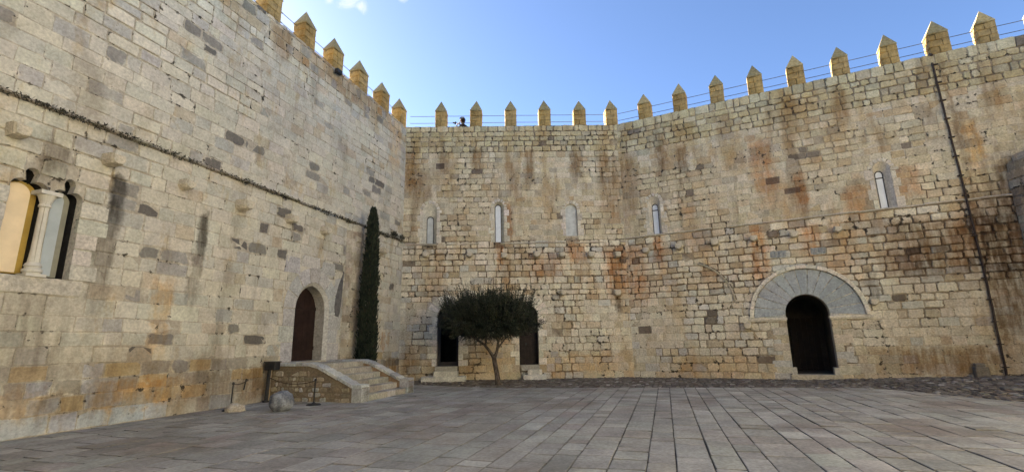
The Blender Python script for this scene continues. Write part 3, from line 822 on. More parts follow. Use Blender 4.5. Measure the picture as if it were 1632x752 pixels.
# cable railings between the merlons
def railing(loc, rz, x0, x1, label, n):
    t = thing('cable_railing', label, 'railing', loc, rz)
    for h in (.35, .74):
        m = MB(); pts = []
        k = n * 4
        for i in range(k + 1):
            x = x0 + (x1 - x0) * i / k
            pts.append((x, .36, h - .012 * math.sin(math.pi * (i % 4) / 4)))
        m.tube(pts, .013, 6); m.build('cable', m_cable, t)
    m = MB(); m.tube([(-.04, .36, 0), (.04, .36, 0)], .022, 6); cm = m.build('clamp', m_cable, t).data
    first = t.children[-1]; k = 0
    for i in range(1, n):
        for h in (.35, .74):
            o = first if k == 0 else link('clamp', cm, None, t)
            o.location = (x0 + (x1 - x0) * (i + .03) / n, 0, h); k += 1
def top_of(M, z=HTOP): return (M @ Vector((0, 0, z)))
railing(top_of(ML), ROTL, -20, 0, 'thin steel cables strung between the merlons on top of the left wall', 12)
railing(top_of(MM), rot(AZM), .1, 10.9, 'thin steel cables between the merlons of the far wall, beside the leaning person', 6)
railing(top_of(MR), rot(AZR), 0, 19.5, 'thin steel cables between the merlons on top of the right wall, above the gateway', 12)

# dark pipe down the right wall
m = MB(); r = random.Random(8)
m.tube([(12.73 + .05 * math.sin(z * .35) + r.uniform(-.008, .008), -.06, z) for z in [.16 + i * .4 for i in range(31)]], .036, 8)
m.tube([(12.73, -.06, 12.5), (12.73, .1, 12.62)], .05, 8)
m_pipe = plain('rusty_pipe', (.045, .032, .025), .8, .4, 14)
pp = m.build('drainpipe', m_pipe, wallR)
m = MB()
for i in range(16):
    z = .5 + i * .77; m.box(12.66, 12.84, -.112, .01, z, z + .03)
m.build('brackets', m_pipe, pp)

# ------------------------------------------------------------------ rounded buttress at the right end
bt = thing('round_buttress', 'rounded dome-topped stone buttress on the right wall, beyond the dark pipe', 'buttress', MR @ Vector((15.0, 0, 0)), rot(AZR))
m = MB(); r = random.Random(12); z = -.2
while z < 7.75:
    h = r.uniform(.28, .36); off = r.random()
    nseg = 7
    rad0 = 1.0 if z < 7.0 else math.sqrt(max(.05, 1 - ((z - 6.95) / 1.05) ** 2))
    def Fb(a, b, d):
        q = math.pi * (1 - a); rr2 = rad0 - d
        return Vector((rr2 * math.cos(q), -rr2 * math.sin(q), b))
    for k in range(nseg):
        c0 = (k + off * .8) / nseg; c1 = min(1, (k + 1 + off * .8) / nseg)
        if k == 0: c0 = 0
        if c1 - c0 < .04: continue
        stone(m, [(c0 + .004, z + .008), ((c0 + c1) / 2, z + .008), (c1 - .004, z + .008), (c1 - .004, z + h - .008), ((c0 + c1) / 2, z + h - .008), (c0 + .004, z + h - .008)], Fb, r.gauss(0, .006), .15, vary(pick(r, [((.36, .31, .22), 3), ((.32, .255, .165), 2), ((.26, .20, .13), 1)]), .1, .03, r), bev=.012, jit=.004, r=r)
    z += h
m.lathe([(.97, -.3), (.97, 6.95), (.9, 7.4), (.7, 7.72), (.4, 7.93), (.05, 8.0)], (0, 0, 0), 28, (.36, .30, .22))
m.build('masonry', m_right, bt, fixn=False)

# ------------------------------------------------------------------ floor
def sheet(name, pts, mat, kind='structure'):
    me = bpy.data.meshes.new(name); me.from_pydata(pts, [], [tuple(range(len(pts)))]); me.update()
    o = link(name, me, mat); o['kind'] = kind; return o
m_earth = plain('earth', (.16, .14, .11), .95, .3, .4)
sheet('ground', [(-600, -600, -.36), (600, -600, -.36), (600, 600, -.36), (-600, 600, -.36)], m_earth)

def pave_mat():
    t = NT('paving_stone'); co = t.coord()
    mid = t.noise(co, 1.3, 6, .62); fine = t.noise(co, 16, 5, .7); st = t.noise(co, .35, 4, .6)
    c = t.attr('tint')
    c = t.mix(1.0, c, t.gray(t.step(mid, .28, .75, .72, 1.22)), 'MULTIPLY')
    c = t.mix(1.0, c, t.gray(t.step(fine, .25, .75, .72, 1.25)), 'MULTIPLY')
    c = t.mix(t.step(st, .48, .68), c, t.mix(1.0, c, (.78, .70, .66), 'MULTIPLY'))
    c = t.mix(t.math('MULTIPLY', t.step(t.noise(co, .8, 6, .65), .60, .72), .55), c, t.mix(1.0, c, (.62, .5, .42), 'MULTIPLY'))
    eg = t.math('ADD', t.attr('edge', 'Fac'), t.math('MULTIPLY', t.math('SUBTRACT', t.noise(co, 4.5, 4, .65), .5), .34))
    c = t.mix(t.math('MULTIPLY', t.step(eg, .80, 1.0), .62), c, (.10, .09, .075))
    t.color(c); t.b.inputs['Roughness'].default_value = .72; t.b.inputs['Specular IOR Level'].default_value = .35
    t.bump(t.math('ADD', t.math('MULTIPLY', mid, .4), fine), .45, .012)
    return t.m
m_pave = pave_mat()
EDGE = [(-1, -.9), (1.06, -1.55), (5.92, -2.72), (10.4, -1.98), (13.13, -1.69), (16.07, -1.37), (18.2, -1.36), (19.1, -3.17), (20.0, -4.8), (24, -9.5), (30, -16)]
def edge_x(v):
    for a, b in zip(EDGE, EDGE[1:]):
        if v <= b[0]: return a[1] + (b[1] - a[1]) * (v - a[0]) / (b[0] - a[0])
    return EDGE[-1][1]
pv = [0.0, .5, 1.05, 1.5, 2.1, 2.55, 3.1, 3.6, 4.05, 4.6, 5.1, 5.6, 6.15, 6.7, 7.2, 7.77, 8.5, 8.95, 9.39, 9.73, 10.13, 10.48, 10.97, 11.45, 11.82, 12.29, 12.67, 13.02, 13.57, 13.99, 14.44, 14.83]
rp = random.Random(21)
while pv[-1] < 29: pv.append(pv[-1] + rp.uniform(.38, .62))
mb = MB()
def FG(a, b, d): return Vector((a, -b, -d))
for v0, v1 in zip(pv, pv[1:]):
    vm = (v0 + v1) / 2; xe = edge_x(vm); x = -26 + rp.uniform(0, .5)
    while x < xe - .02:
        w = rp.choice([rp.uniform(.28, .5), rp.uniform(.4, .8), rp.uniform(.6, 1.1)])
        if xe - x - w < .2: w = xe - x
        e0 = edge_x(v0) - edge_x(vm) if x + w >= xe - .001 else 0; e1 = edge_x(v1) - edge_x(vm) if x + w >= xe - .001 else 0
        g = rp.uniform(.004, .009); gx = rp.uniform(.007, .018)
        col = pick(rp, [((.355, .335, .285), 5), ((.39, .37, .315), 3), ((.32, .30, .255), 3), ((.355, .325, .27), 2), ((.335, .30, .25), 2), ((.43, .41, .35), .8)])
        stone(mb, [(x + gx, v0 + g), (x + w - gx + e0, v0 + g), (x + w - gx + e1, v1 - g), (x + gx, v1 - g)], FG, rp.gauss(0, .0025), .06, vary(col, .10, .02, rp), bev=.009, jit=.005, tilt=.004, r=rp)
        x += w
pave = mb.build('courtyard_paving', m_pave, None, fixn=False); pave.location = C1; pave.rotation_euler = (0, 0, ROTL); pave['kind'] = 'structure'
# joint bed below the slabs, which also carries the cobbles along the far walls
def bedz(x, v):
    k = max(0, min(1, (x - edge_x(v)) / 2.5)); return max(0, v - 17) * .042 * k
mb = MB(); nx, nv = 46, 66
gv = [(-27 + 33 * i / nx, -.6 + 31 * j / nv) for i in range(nx + 1) for j in range(nv + 1)]
mb.add([(x, -v, -.022 + bedz(x, v) - (.0 if x < edge_x(v) else -.0)) for x, v in gv], [(i * (nv + 1) + j, (i + 1) * (nv + 1) + j, (i + 1) * (nv + 1) + j + 1, i * (nv + 1) + j + 1) for i in range(nx) for j in range(nv)])
m_bed = plain('joint_earth', (.075, .065, .052), .95, .35, 3)
bed = mb.build('courtyard_bed', m_bed); bed.location = C1; bed.rotation_euler = (0, 0, ROTL); bed['kind'] = 'structure'
# cobbles
MLi = ML.inverted()
def in_court(P):
    a = MR.inverted() @ P; b = MM.inverted() @ P
    return a.y < -.03 and b.y < -.03
mb = MB(); rc = random.Random(31)
v = .1
while v < 26:
    h = rc.uniform(.12, .22); x = edge_x(v + h / 2) + .02
    while x < 4.5:
        w = rc.uniform(.12, .34)
        c = LW(x + w / 2, v + h / 2)
        if in_court(c):
            zb = bedz(x + w / 2, v + h / 2)
            col = pick(rc, [((.145, .125, .10), 4), ((.19, .165, .135), 2), ((.24, .215, .18), 1), ((.12, .095, .075), 3), ((.36, .33, .29), .25)])
            sh = rc.uniform(-.03, .03)
            stone(mb, [(x + .01, v + .01 + sh), (x + w - .01, v + .01 + sh), (x + w - .01, v + h - .01 + sh), (x + .01, v + h - .01 + sh)], lambda a, b, d: Vector((a, -b, zb - d)), rc.uniform(-.014, .014), .05, vary(col, .15, .04, rc), bev=.02, jit=.016, tilt=.012, r=rc)
        x += w
    v += h
m_cob = plain('cobble_stone', (.1, .09, .08), .85, .3, 8, tint=True)
cob = mb.build('cobbled_strip', m_cob, None, fixn=False); cob.location = C1; cob.rotation_euler = (0, 0, ROTL); cob['kind'] = 'structure'

# ------------------------------------------------------------------ staircase of the left doorway
S0 = LW(-6.1, 0)
st = thing('stone_staircase', 'stone staircase with two sloping rubble parapets below the pointed doorway', 'staircase', S0, ROTL)
NX, FX = -1.55, 1.5          # near and far outer faces, relative to S0
T = .36; VT, VE = 1.55, 3.3; HP, HE = 1.13, .50
def ptop(v): return HP if v <= VT else HP + (HE - HP) * (v - VT) / (VE - .32 - VT) if v < VE - .32 else HE
r = random.Random(77)
for nm, xa, xb, rub in (('near', NX, NX + T, True), ('far', FX - T, FX, False)):
    m = MB()
    vs_ = [0, VT, VE - .32, VE]
    prof = [(0, -.2)] + [(v, ptop(v) - .09) for v in vs_] + [(VE, -.2)]
    n = len(prof)
    m.add([(xa + .02, -v, z) for v, z in prof] + [(xb - .02, -v, z) for v, z in prof], [tuple(range(n))[::-1], tuple(range(n, 2 * n))] + [(i, (i + 1) % n, n + (i + 1) % n, n + i) for i in range(n)],
          (.20, .155, .10) if rub else (.30, .20, .115), [.5] * (2 * n))
    def Fx(a, b, d): return Vector((xa + .02 + d, -a, b))
    # rubble facing on the courtyard side
    z = -.05
    while z < 1.05:
        h = r.uniform(.10, .19); v = 0.02
        while v < VE - .3:
            w = r.uniform(.1, .34); w = min(w, VE - .28 - v)
            lim = min(ptop(v), ptop(v + w)) - .12
            if z + h < lim and w > .07:
                c = pick(r, [((.33, .28, .19), 3), ((.26, .21, .14), 3), ((.45, .40, .30), 1.3), ((.36, .35, .31), 1), ((.22, .17, .11), 2)])
                j = .02
                stone(m, [(v + .012, z + .012), (v + w - .012, z + .012 + r.uniform(-j, j)), (v + w - .012, z + h - .012 + r.uniform(-j, j)), (v + .012, z + h - .012)], Fx, -.012 + r.uniform(-.012, .012), .04, vary(c, .15, .04, r), bev=.02, jit=.012, tilt=.012, r=r)
            v += w
        z += h
    m.build('parapet', m_rubble, st, fixn=False)
    # coping slabs
    m = MB(); v = 0.0
    marks = [0]
    while marks[-1] < VE - .33 - .16: marks.append(min(VE - .33, marks[-1] + r.uniform(.2, .36)))
    if VE - .33 - marks[-1] > .01: marks.append(VE - .33)
    marks.append(VE)
    for a, b in zip(marks, marks[1:]):
        if a < VT < b: b2 = b
        za, zb_ = ptop(a), ptop(b)
        if b == VE: za = zb_ = HE
        g = .013; c = vary(pick(r, [((.44, .44, .42), 4), ((.54, .52, .46), 2), ((.34, .335, .31), 2)]), .12, .02, r)
        e = r.uniform(.02, .045)
        A = [(xa - e, -a - g, za - .10), (xb + e, -a - g, za - .10), (xb + e, -b + g, zb_ - .10), (xa - e, -b + g, zb_ - .10), (xa - e, -a - g, za - .012), (xb + e, -a - g, za - .012), (xb + e, -b + g, zb_ - .012), (xa - e, -b + g, zb_ - .012),
             (xa - e + .015, -a - g - .012, za), (xb + e - .015, -a - g - .012, za), (xb + e - .015, -b + g + .012, zb_), (xa - e + .015, -b + g + .012, zb_)]
        q = []
        for o in (0, 4): q += [(o, o + 1, o + 5, o + 4), (o + 1, o + 2, o + 6, o + 5), (o + 2, o + 3, o + 7, o + 6), (o + 3, o, o + 4, o + 7)]
        m.add(A, q + [(8, 9, 10, 11), (3, 2, 1, 0)], c)
    # end post
    for z0_, z1_ in ((-.1, .2), (.206, HE - .105)):
        m.box(xa - .02, xb + .02, -VE + .0, -VE + .33, z0_, z1_, vary((.38, .38, .36), .06))
    m.build('coping', m_grey, st)
NS = 6; rise = 1.08 / NS; run = (VE - .12 - VT + .1) / (NS - 1)
for k in range(NS):
    m = MB(); v1 = VE - .12 - k * run if k < NS - 1 else VT - .02
    v1 = VE - .1 - k * run
    x = NX + T - .02
    while x < FX - T + .02:
        w = min(r.uniform(.5, 1.0), FX - T + .02 - x)
        if FX - T + .02 - x - w < .2: w = FX - T + .02 - x
        bmx = r.uniform(-.012, .012)
        z1_ = rise * (k + 1) + r.uniform(-.008, .008); z0_ = -.1
        e = .02
        vs = [(x + .003, -(v1 + bmx), z0_), (x + w - .003, -(v1 + bmx), z0_), (x + w - .003, -(v1 + bmx), z1_ - e), (x + .003, -(v1 + bmx), z1_ - e), (x + .003, -(v1 + bmx) + e, z1_), (x + w - .003, -(v1 + bmx) + e, z1_), (x + w - .003, -.01, z1_), (x + .003, -.01, z1_)] 
        m.add(vs, [(0, 1, 2, 3), (3, 2, 5, 4), (4, 5, 6, 7), (0, 3, 4, 7), (1, 6, 5, 2)], vary(pick(r, [((.36, .33, .26), 3), ((.42, .39, .33), 2), ((.30, .26, .2), 1.5)]), .1, .03, r))
        x += w
    m.build('step', m_surr, st, fixn=False)

# steps of the two far doors
def door_steps(x, rows, label, seed):
    P = MM @ Vector((x, 0, 0)); r = random.Random(seed)
    t = thing('door_steps', label, 'steps', P, rot(AZM), 'steps of the far doors')
    t.pop('group', None) if False else None
    for (xa, xb, ya, z0_, z1_, cuts) in rows:
        m = MB(); xs = [xa] + cuts + [xb]
        for a, b in zip(xs, xs[1:]):
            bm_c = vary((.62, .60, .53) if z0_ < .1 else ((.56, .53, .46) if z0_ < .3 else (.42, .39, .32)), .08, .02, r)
            e = .015; f = ya + r.uniform(-.012, .012)
            vs = [(a + .003, -f, z0_ - .05), (b - .003, -f, z0_ - .05), (b - .003, -f, z1_ - e), (a + .003, -f, z1_ - e), (a + .003, -f + e, z1_), (b - .003, -f + e, z1_), (b - .003, -.02, z1_), (a + .003, -.02, z1_), (a + .003, -.02, z0_ - .05), (b - .003, -.02, z0_ - .05)]
            m.add(vs, [(0, 1, 2, 3), (3, 2, 5, 4), (4, 5, 6, 7), (0, 3, 4, 7, 8), (1, 9, 6, 5, 2)], bm_c)
        m.build('step', m_surr, t, fixn=False)
    return t
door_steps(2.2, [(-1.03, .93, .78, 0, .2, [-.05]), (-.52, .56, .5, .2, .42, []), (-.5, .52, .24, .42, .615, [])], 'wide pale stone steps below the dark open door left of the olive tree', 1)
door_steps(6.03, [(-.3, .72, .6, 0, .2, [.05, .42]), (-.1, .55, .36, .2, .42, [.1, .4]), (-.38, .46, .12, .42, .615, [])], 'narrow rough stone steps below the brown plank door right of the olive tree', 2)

# ------------------------------------------------------------------ small things
def rock(loc, sx, sy, sz, seed, amp, mat, name, label, cat, rz=0, flat=.0):
    bm = bmesh.new(); bmesh.ops.create_icosphere(bm, subdivisions=4, radius=1)
    for v in bm.verts:
        d = v.co.normalized()
        k = 1 + amp * mn.noise(d * 1.4 + Vector((seed, 0, 0))) + amp * .5 * mn.noise(d * 3.5 + Vector((0, seed, 0))) + amp * .2 * mn.noise(d * 9)
        p = d * k
        p.z = max(p.z, -1 + flat)
        v.co = Vector((p.x * sx, p.y * sy, p.z * sz))
    zm = min(v.co.z for v in bm.verts)
    for v in bm.verts: v.co.z -= zm + .01
    me = bpy.data.meshes.new(name); bm.to_mesh(me); bm.free(); smooth(me)
    o = link(name, me, mat); o.location = loc; o.rotation_euler = (0, 0, rz)
    setp(o, label, cat); return o
def rock_mat(name, a, b):
    t = NT(name); co = t.coord(); n = t.noise(co, 5, 6, .65); f = t.noise(co, 26, 5, .7)
    c = t.mix(t.step(n, .38, .62), a, b); c = t.mix(1.0, c, t.gray(t.step(f, .25, .75, .65, 1.3)), 'MULTIPLY')
    t.color(c); t.bump(t.math('ADD', n, t.math('MULTIPLY', f, .6)), .7, .04); return t.m
P = LW(-9.5, 2.15); rock((P.x, P.y, 0), .31, .30, .27, 3, .13, rock_mat('grey_rock', (.12, .125, .135), (.25, .26, .27)), 'round_stone', 'large rounded grey stone ball on the paving in front of the staircase', 'stone', .4, .12)
P = LW(-9.85, 1.02); rock((P.x, P.y, 0), .245, .16, .135, 9, .28, rock_mat('pale_rock', (.50, .45, .36), (.42, .36, .27)), 'cut_stone', 'small pale broken stone lying by the thin post along the left wall', 'stone', .2, .4)

# low stone by the foot of the right wall
P = MR @ Vector((12.07, -.14, .17))
bm = bmesh.new(); bevel_box(bm, -.19, .19, -.14, .14, -.1, .36, .03, rng, .02); bevel_box(bm, -.15, .14, -.1, .12, .35, .48, .03, rng, .02)
o = link('stone_block', bm_mesh(bm, 'stone_block', m_rubble, (.20, .17, .13))); o.location = P; o.rotation_euler = (0, 0, rot(AZR) + .08)
setp(o, 'low dark stone block at the foot of the right wall, left of the pipe', 'stone')

# black pole with a box on top in the corner between wall and stair
P = LW(-7.98, .2)
t = thing('light_pole', 'black pole topped with a black box in the corner between left wall and staircase', 'light', (P.x, P.y, 0), ROTL)
m = MB(); m.tube([(0, 0, -.02), (.03, 0, .95)], [.06, .05], 8); m.tube([(0, 0, -.02), (0, 0, .05)], .1, 10); m.build('pole', m_iron, t)
bm = bmesh.new(); bevel_box(bm, -.08, .16, -.28, .10, .93, 1.16, .015, rng, .004); me = bm_mesh(bm, 'lamp_box', m_iron, (.02, .02, .02)); link('lamp_box', me, None, t)
bm = bmesh.new(); bevel_box(bm, -.1, .18, -.3, .12, 1.155, 1.19, .008, rng, .002); link('lid', bm_mesh(bm, 'lid', m_frame, (.03, .03, .03)), None, t)

# rope posts with a sagging rope
m_rope = plain('brown_rope', (.05, .032, .022), .9, .3, 30)
def rope_post(x, v, label, h=.68, base=.2):
    P = LW(x, v); t = thing('rope_post', label, 'post', (P.x, P.y, 0), ROTL)
    m = MB(); m.tube([(0, 0, .02), (.01, 0, h)], .017, 8); m.lathe([(.03, h - .02), (.034, h + .01), (.012, h + .04)], (.01, 0, 0), 8); m.build('pole', m_iron, t)
    m = MB(); m.lathe([(base, 0), (base, .018), (base * .8, .04), (.05, .055), (.025, .08)], (0, 0, 0), 20); m.build('base_disc', m_iron, t)
    return t
rope_post(-9.72, .72, 'thin iron rope post close to the left wall, beside the small pale stone')
rope_post(-8.32, 2.2, 'thin iron rope post on a disc base in front of the rubble stair parapet')
def rope(name, a, b, sag, label):
    a, b = Vector(a), Vector(b); m = MB()
    pts = [a.lerp(b, i / 16) - Vector((0, 0, sag * 4 * (i / 16) * (1 - i / 16))) for i in range(17)]
    m.tube(pts, .011, 6); o = m.build(name, m_rope, None, sm=True); return setp(o, label, 'rope')
# ropes are laid in world space from post to hook
hook1 = LW(-8.6, .05, .66); hook2 = LW(-8.0, .26, .72)
rope('barrier_rope', LW(-9.71, .72, .66), hook1, .03, 'dark rope strung from the thin post to the iron hook on the left wall')
rope('barrier_rope', hook2, LW(-8.31, 2.2, .66), .14, 'dark rope sagging between the black pole and the post before the staircase')
m = MB(); m.tube([(-8.6, .02, .70), (-8.6, -.07, .70), (-8.6, -.07, .66)], .014, 6); m.tube([(-8.6, -.01, .72), (-8.66, -.015, .42)], .018, 6); m.build('hook', m_iron, wallL)

# floodlight below the merlons of the left wall
P = ML @ Vector((-5.72, 0, 12.34)); t = thing('floodlight', 'small black floodlight fixed high on the left wall under a merlon', 'light', P, ROTL)
m = MB(); m.tube([(0, .02, -.02), (0, -.12, -.02)], .018, 6); m.build('bracket', m_iron, t)
bm = bmesh.new(); bevel_box(bm, -.15, .15, -.27, -.1, -.1, .08, .02, rng, .004); link('lamp_head', bm_mesh(bm, 'lamp_head', m_iron, (.02, .02, .02)), None, t)

# ------------------------------------------------------------------ plants
def leaf_mat(name, a, b, rough=.6, trans=.0):
    t = NT(name); c = t.attr('tint'); t.color(c); t.b.inputs['Roughness'].default_value = rough; t.b.inputs['Specular IOR Level'].default_value = .3
    return t.m
m_leaf = leaf_mat('olive_leaf', 0, 0); m_cyp = leaf_mat('cypress_spray', 0, 0, .8); m_weed = leaf_mat('weed_leaf', 0, 0, .8)
def bark_mat():
    t = NT('olive_bark'); co = t.coord(); n = t.noise(t.scale(co, (6, 6, 1.6)), 3, 6, .7)
    c = t.mix(t.step(n, .35, .65), (.035, .026, .02), (.15, .12, .095)); t.color(c); t.bump(n, .9, .03); return t.m
m_bark = bark_mat()
def leaf(mb, p, d, side, L, W, col):
    q = p + d * L
    mb.add([p, p + d * L * .5 + side * W, q, p + d * L * .5 - side * W], [(0, 1, 2, 3)], col)
def rvec(r):
    while True:
        v = Vector((r.uniform(-1, 1), r.uniform(-1, 1), r.uniform(-1, 1)))
        if .05 < v.length < 1: return v.normalized()

# olive tree: trunk, two limbs, flat-bottomed wide crown with upright shoots
TB = Vector((-.65, 19.83, 0))
ot = thing('olive_tree', 'dark olive tree with leaning forked trunk and wide flat-bottomed crown between the far doors', 'tree', TB)
m = MB(); r = random.Random(51)
main = [(0, 0, -.05), (-.01, 0, .12), (-.05, .02, .45), (-.12, .02, .8), (-.16, 0, 1.08)]
m.tube(main, [.15, .115, .10, .095, .095], 12)
limbs = [[(-.16, 0, 1.05), (-.34, -.05, 1.33), (-.55, -.1, 1.58), (-.95, -.1, 1.85), (-1.5, 0, 2.2)], [(-.15, 0, 1.02), (-.04, .05, 1.3), (.02, .05, 1.65), (.1, 0, 2.1), (.5, .1, 2.7)],
         [(-.5, -.1, 1.5), (-.45, -.3, 1.9), (-.3, -.6, 2.4)], [(-.05, .05, 1.35), (.3, .2, 1.8), (.9, .3, 2.3)], [(.02, .05, 1.65), (-.2, .3, 2.2), (-.4, .6, 2.8)], [(.1, 0, 2.0), (.7, -.4, 2.3), (1.1, -.6, 2.6)]]
for i, L in enumerate(limbs): m.tube(L, [(.075 if i < 2 else .04) * (1 - .6 * k / (len(L) - 1)) for k in range(len(L))], 8)
m.build('trunk', m_bark, ot, sm=True)
m = MB()
CC = Vector((-.36, 0, 2.55)); RX, RY, RZ = 1.80, 1.5, .86
def crown_r(d):
    return .97 + .24 * mn.noise(d * 2.3 + Vector((5, 1, 0))) + .16 * mn.noise(d * 5.5 + Vector((2, 7, 0)))
tw = 0
while tw < 5600:
    d = rvec(r)
    rad = crown_r(d) * (r.random() ** .42)
    q4 = (abs(d.x) ** 2.8 + abs(d.y) ** 2.8 + abs(d.z) ** 2.8) ** (1 / 2.8)
    p = Vector((d.x * RX * rad / q4, d.y * RY * rad / q4, d.z * RZ * rad / q4 * (1 - .28 * (d.x / q4) ** 2)))
    low = -.66 + .18 * mn.noise(Vector((p.x * 1.4, p.y * 1.4, 4)))
    if p.z < low: continue
    if mn.noise(p * 1.25 + Vector((9, 3, 1))) < -.36: continue
    p += CC
    up = Vector((d.x * .55 + r.uniform(-.25, .25), d.y * .55 + r.uniform(-.25, .25), .75 if p.z > CC.z - .1 else r.uniform(-.35, .45))).normalized()
    L = r.uniform(.16, .42) * (1.25 if d.z > .3 else 1)
    if rad > .8 and d.z > .2 and r.random() < .28: L *= 1.9; up = (up + Vector((0, 0, .8))).normalized()
    base = pick(r, [((.018, .025, .012), 5), ((.028, .038, .019), 3), ((.055, .066, .042), 1)])
    nl = 13 if L < .5 else 20
    side0 = up.cross(rvec(r)).normalized()
    for k in range(nl):
        t_ = k / nl
        q = p + up * L * t_
        dd = (up * .7 + rvec(r) * .75).normalized()
        sd = dd.cross(rvec(r)).normalized()
        leaf(m, q, dd, sd, r.uniform(.06, .10), r.uniform(.009, .015), vary(base, .3, .08, r))
    m.tube([p - up * .15, p + up * L], .005, 3, (.04, .035, .025), cap=False)
    tw += 1
m.build('crown', m_leaf, ot, fixn=False)

# cypress
CP = LW(-3.86, .82)
cy = thing('cypress_tree', 'tall narrow dark cypress against the left wall behind the staircase', 'tree', CP, 0)
m = MB(); m.tube([(0, 0, -.1), (0, 0, 1.0), (.02, 0, 6.2)], [.12, .1, .02], 8); m.build('trunk', m_bark, cy, sm=True)
m = MB(); r = random.Random(61); H = 7.0
def cyr(z):
    t_ = z / H
    return (.255 + .085 * min(1, z / 1.2)) * (1 if t_ < .3 else 1 - .5 * ((t_ - .3) / .62) ** 1.3 if t_ < .92 else max(.0, .5 * (1 - (t_ - .92) / .08) ** .6 * .8 + .04))
for i in range(17000):
    z = r.random() ** .95 * H; a = r.uniform(0, 2 * math.pi)
    rad = cyr(z) * (r.random() ** .25) * (1 + .26 * mn.noise(Vector((math.cos(a) * 1.5, math.sin(a) * 1.5, z * 2.2)))) * (1.3 if r.random() < .08 else 1)
    p = Vector((rad * math.cos(a) + .03 * z / H + .02 * math.sin(z * 1.3), rad * math.sin(a), z))
    d = Vector((math.cos(a) * .35 + r.uniform(-.3, .3), math.sin(a) * .35 + r.uniform(-.3, .3), 1)).normalized()
    leaf(m, p, d, d.cross(rvec(r)).normalized(), r.uniform(.10, .20), r.uniform(.014, .028), vary(pick(r, [((.014, .020, .010), 4), ((.022, .030, .015), 3), ((.036, .042, .022), 1.4), ((.06, .042, .024), .35)]), .25, .06, r))
for (dx, z0_, h) in ((0, 6.55, .55), (.07, 6.4, .45), (-.06, 6.45, .42)):
    for k in range(120):
        t_ = r.random(); p = Vector((dx + r.uniform(-.035, .035) * (1.2 - t_), r.uniform(-.03, .03), z0_ + t_ * h)); d = Vector((r.uniform(-.2, .2), r.uniform(-.2, .2), 1)).normalized()
        leaf(m, p, d, d.cross(rvec(r)).normalized(), .12, .016, (.014, .02, .011))
m.build('crown', m_cyp, cy, fixn=False)

# weeds on the left ledge
m = MB(); r = random.Random(71)
for i in range(9000):
    x = r.uniform(-20.4, -.15)
    dn = .5 + .5 * mn.noise(Vector((x * .8, 2, 0))) + .25 * mn.noise(Vector((x * 3, 5, 0)))
    if r.random() > dn * dn * 1.5: continue
    big = 1 + max(0, mn.noise(Vector((x * 2.2, 9, 1)))) * 1.6
    p = Vector((x, -.03 - r.random() * .10, 6.52 + r.uniform(-.05, .045) * big))
    d = (rvec(r) + Vector((0, -.5, -.15))).normalized()
    leaf(m, p, d, d.cross(rvec(r)).normalized(), r.uniform(.04, .09) * big, r.uniform(.008, .018), vary(pick(r, [((.045, .042, .028), 3), ((.06, .052, .034), 2), ((.085, .072, .045), 1)]), .3, .05, r))
for (cx_, n_) in ((-1.1, 260), (-.9, 120), (-.35, 200)):
    for k in range(n_):
        p = Vector((cx_ + r.gauss(0, .12), -.1 - abs(r.gauss(0, .06)), 6.58 + abs(r.gauss(0, .09)))); d = (rvec(r) + Vector((0, -.2, .5))).normalized()
        leaf(m, p, d, d.cross(rvec(r)).normalized(), .08, .012, vary((.05, .048, .03), .3, .05, r))
we = m.build('ledge_weeds', m_weed, None, fixn=False); we.location = C1; we.rotation_euler = (0, 0, ROTL)
setp(we, 'dark dry weeds growing along the ledge of the left wall', 'weeds', kind='stuff')

# ------------------------------------------------------------------ person on the wall walk, leaning out with a camera
PP = MM @ Vector((2.9, 1.05, HTOP - 1.0))
pe = thing('person', 'person in dark clothes on top of the far wall, leaning over to take a photo', 'person', PP, rot(AZM))
def skin(name, verts, edges, radii, mat, sub=2):
    me = bpy.data.meshes.new(name); me.from_pydata(verts, edges, []); o = bpy.data.objects.new(name, me); COL.objects.link(o)
    sk = o.modifiers.new('s', 'SKIN'); sk.use_smooth_shade = True
    for i, rd in enumerate(radii):
        me.skin_vertices[0].data[i].radius = rd if isinstance(rd, tuple) else (rd, rd)
    me.skin_vertices[0].data[0].use_root = True
    sb = o.modifiers.new('u', 'SUBSURF'); sb.levels = sub; sb.render_levels = sub
    dg = bpy.context.evaluated_depsgraph_get(); dg.update()
    nm = bpy.data.meshes.new_from_object(o.evaluated_get(dg)); COL.objects.unlink(o); bpy.data.objects.remove(o)
    nm.materials.clear(); nm.materials.append(mat); smooth(nm); nm.name = name
    return nm
m_cloth = plain('dark_clothes', (.016, .014, .016), .9, .3, 20); m_skin = plain('skin', (.20, .11, .07), .55, .08, 8); m_hair = plain('dark_hair', (.018, .012, .009), .6, .4, 40)
# body: x left-right (minus = left), y away from the courtyard, z up; leaning to the left and forward
V = [(.02, -.02, .92), (-.02, -.07, 1.12), (-.05, -.14, 1.32), (-.08, -.18, 1.47), (-.10, -.22, 1.55), (-.12, -.26, 1.66),   # pelvis .. neck, head
     (.10, -.10, 1.42), (.10, -.34, 1.26), (-.28, -.42, 1.42),        # right arm
     (-.22, -.20, 1.40), (-.42, -.16, 1.22), (-.40, -.30, 1.42),      # left arm
     (-.08, -.02, .86), (-.12, .0, .48), (-.13, .05, .08), (-.15, -.08, .035), (.12, -.01, .86), (.14, .03, .48), (.16, .10, .08), (.14, -.03, .035)]
Ed = [(0, 1), (1, 2), (2, 3), (3, 4), (4, 5), (2, 6), (6, 7), (7, 8), (2, 9), (9, 10), (10, 11), (0, 12), (12, 13), (13, 14), (14, 15), (0, 16), (16, 17), (17, 18), (18, 19)]
Ra = [(.16, .12), (.15, .11), (.17, .12), .075, .055, .06, .075, .052, .036, .075, .052, .036, .10, .072, .05, .04, .10, .072, .05, .04]
link('body', skin('body', V, Ed, Ra, m_cloth), None, pe)
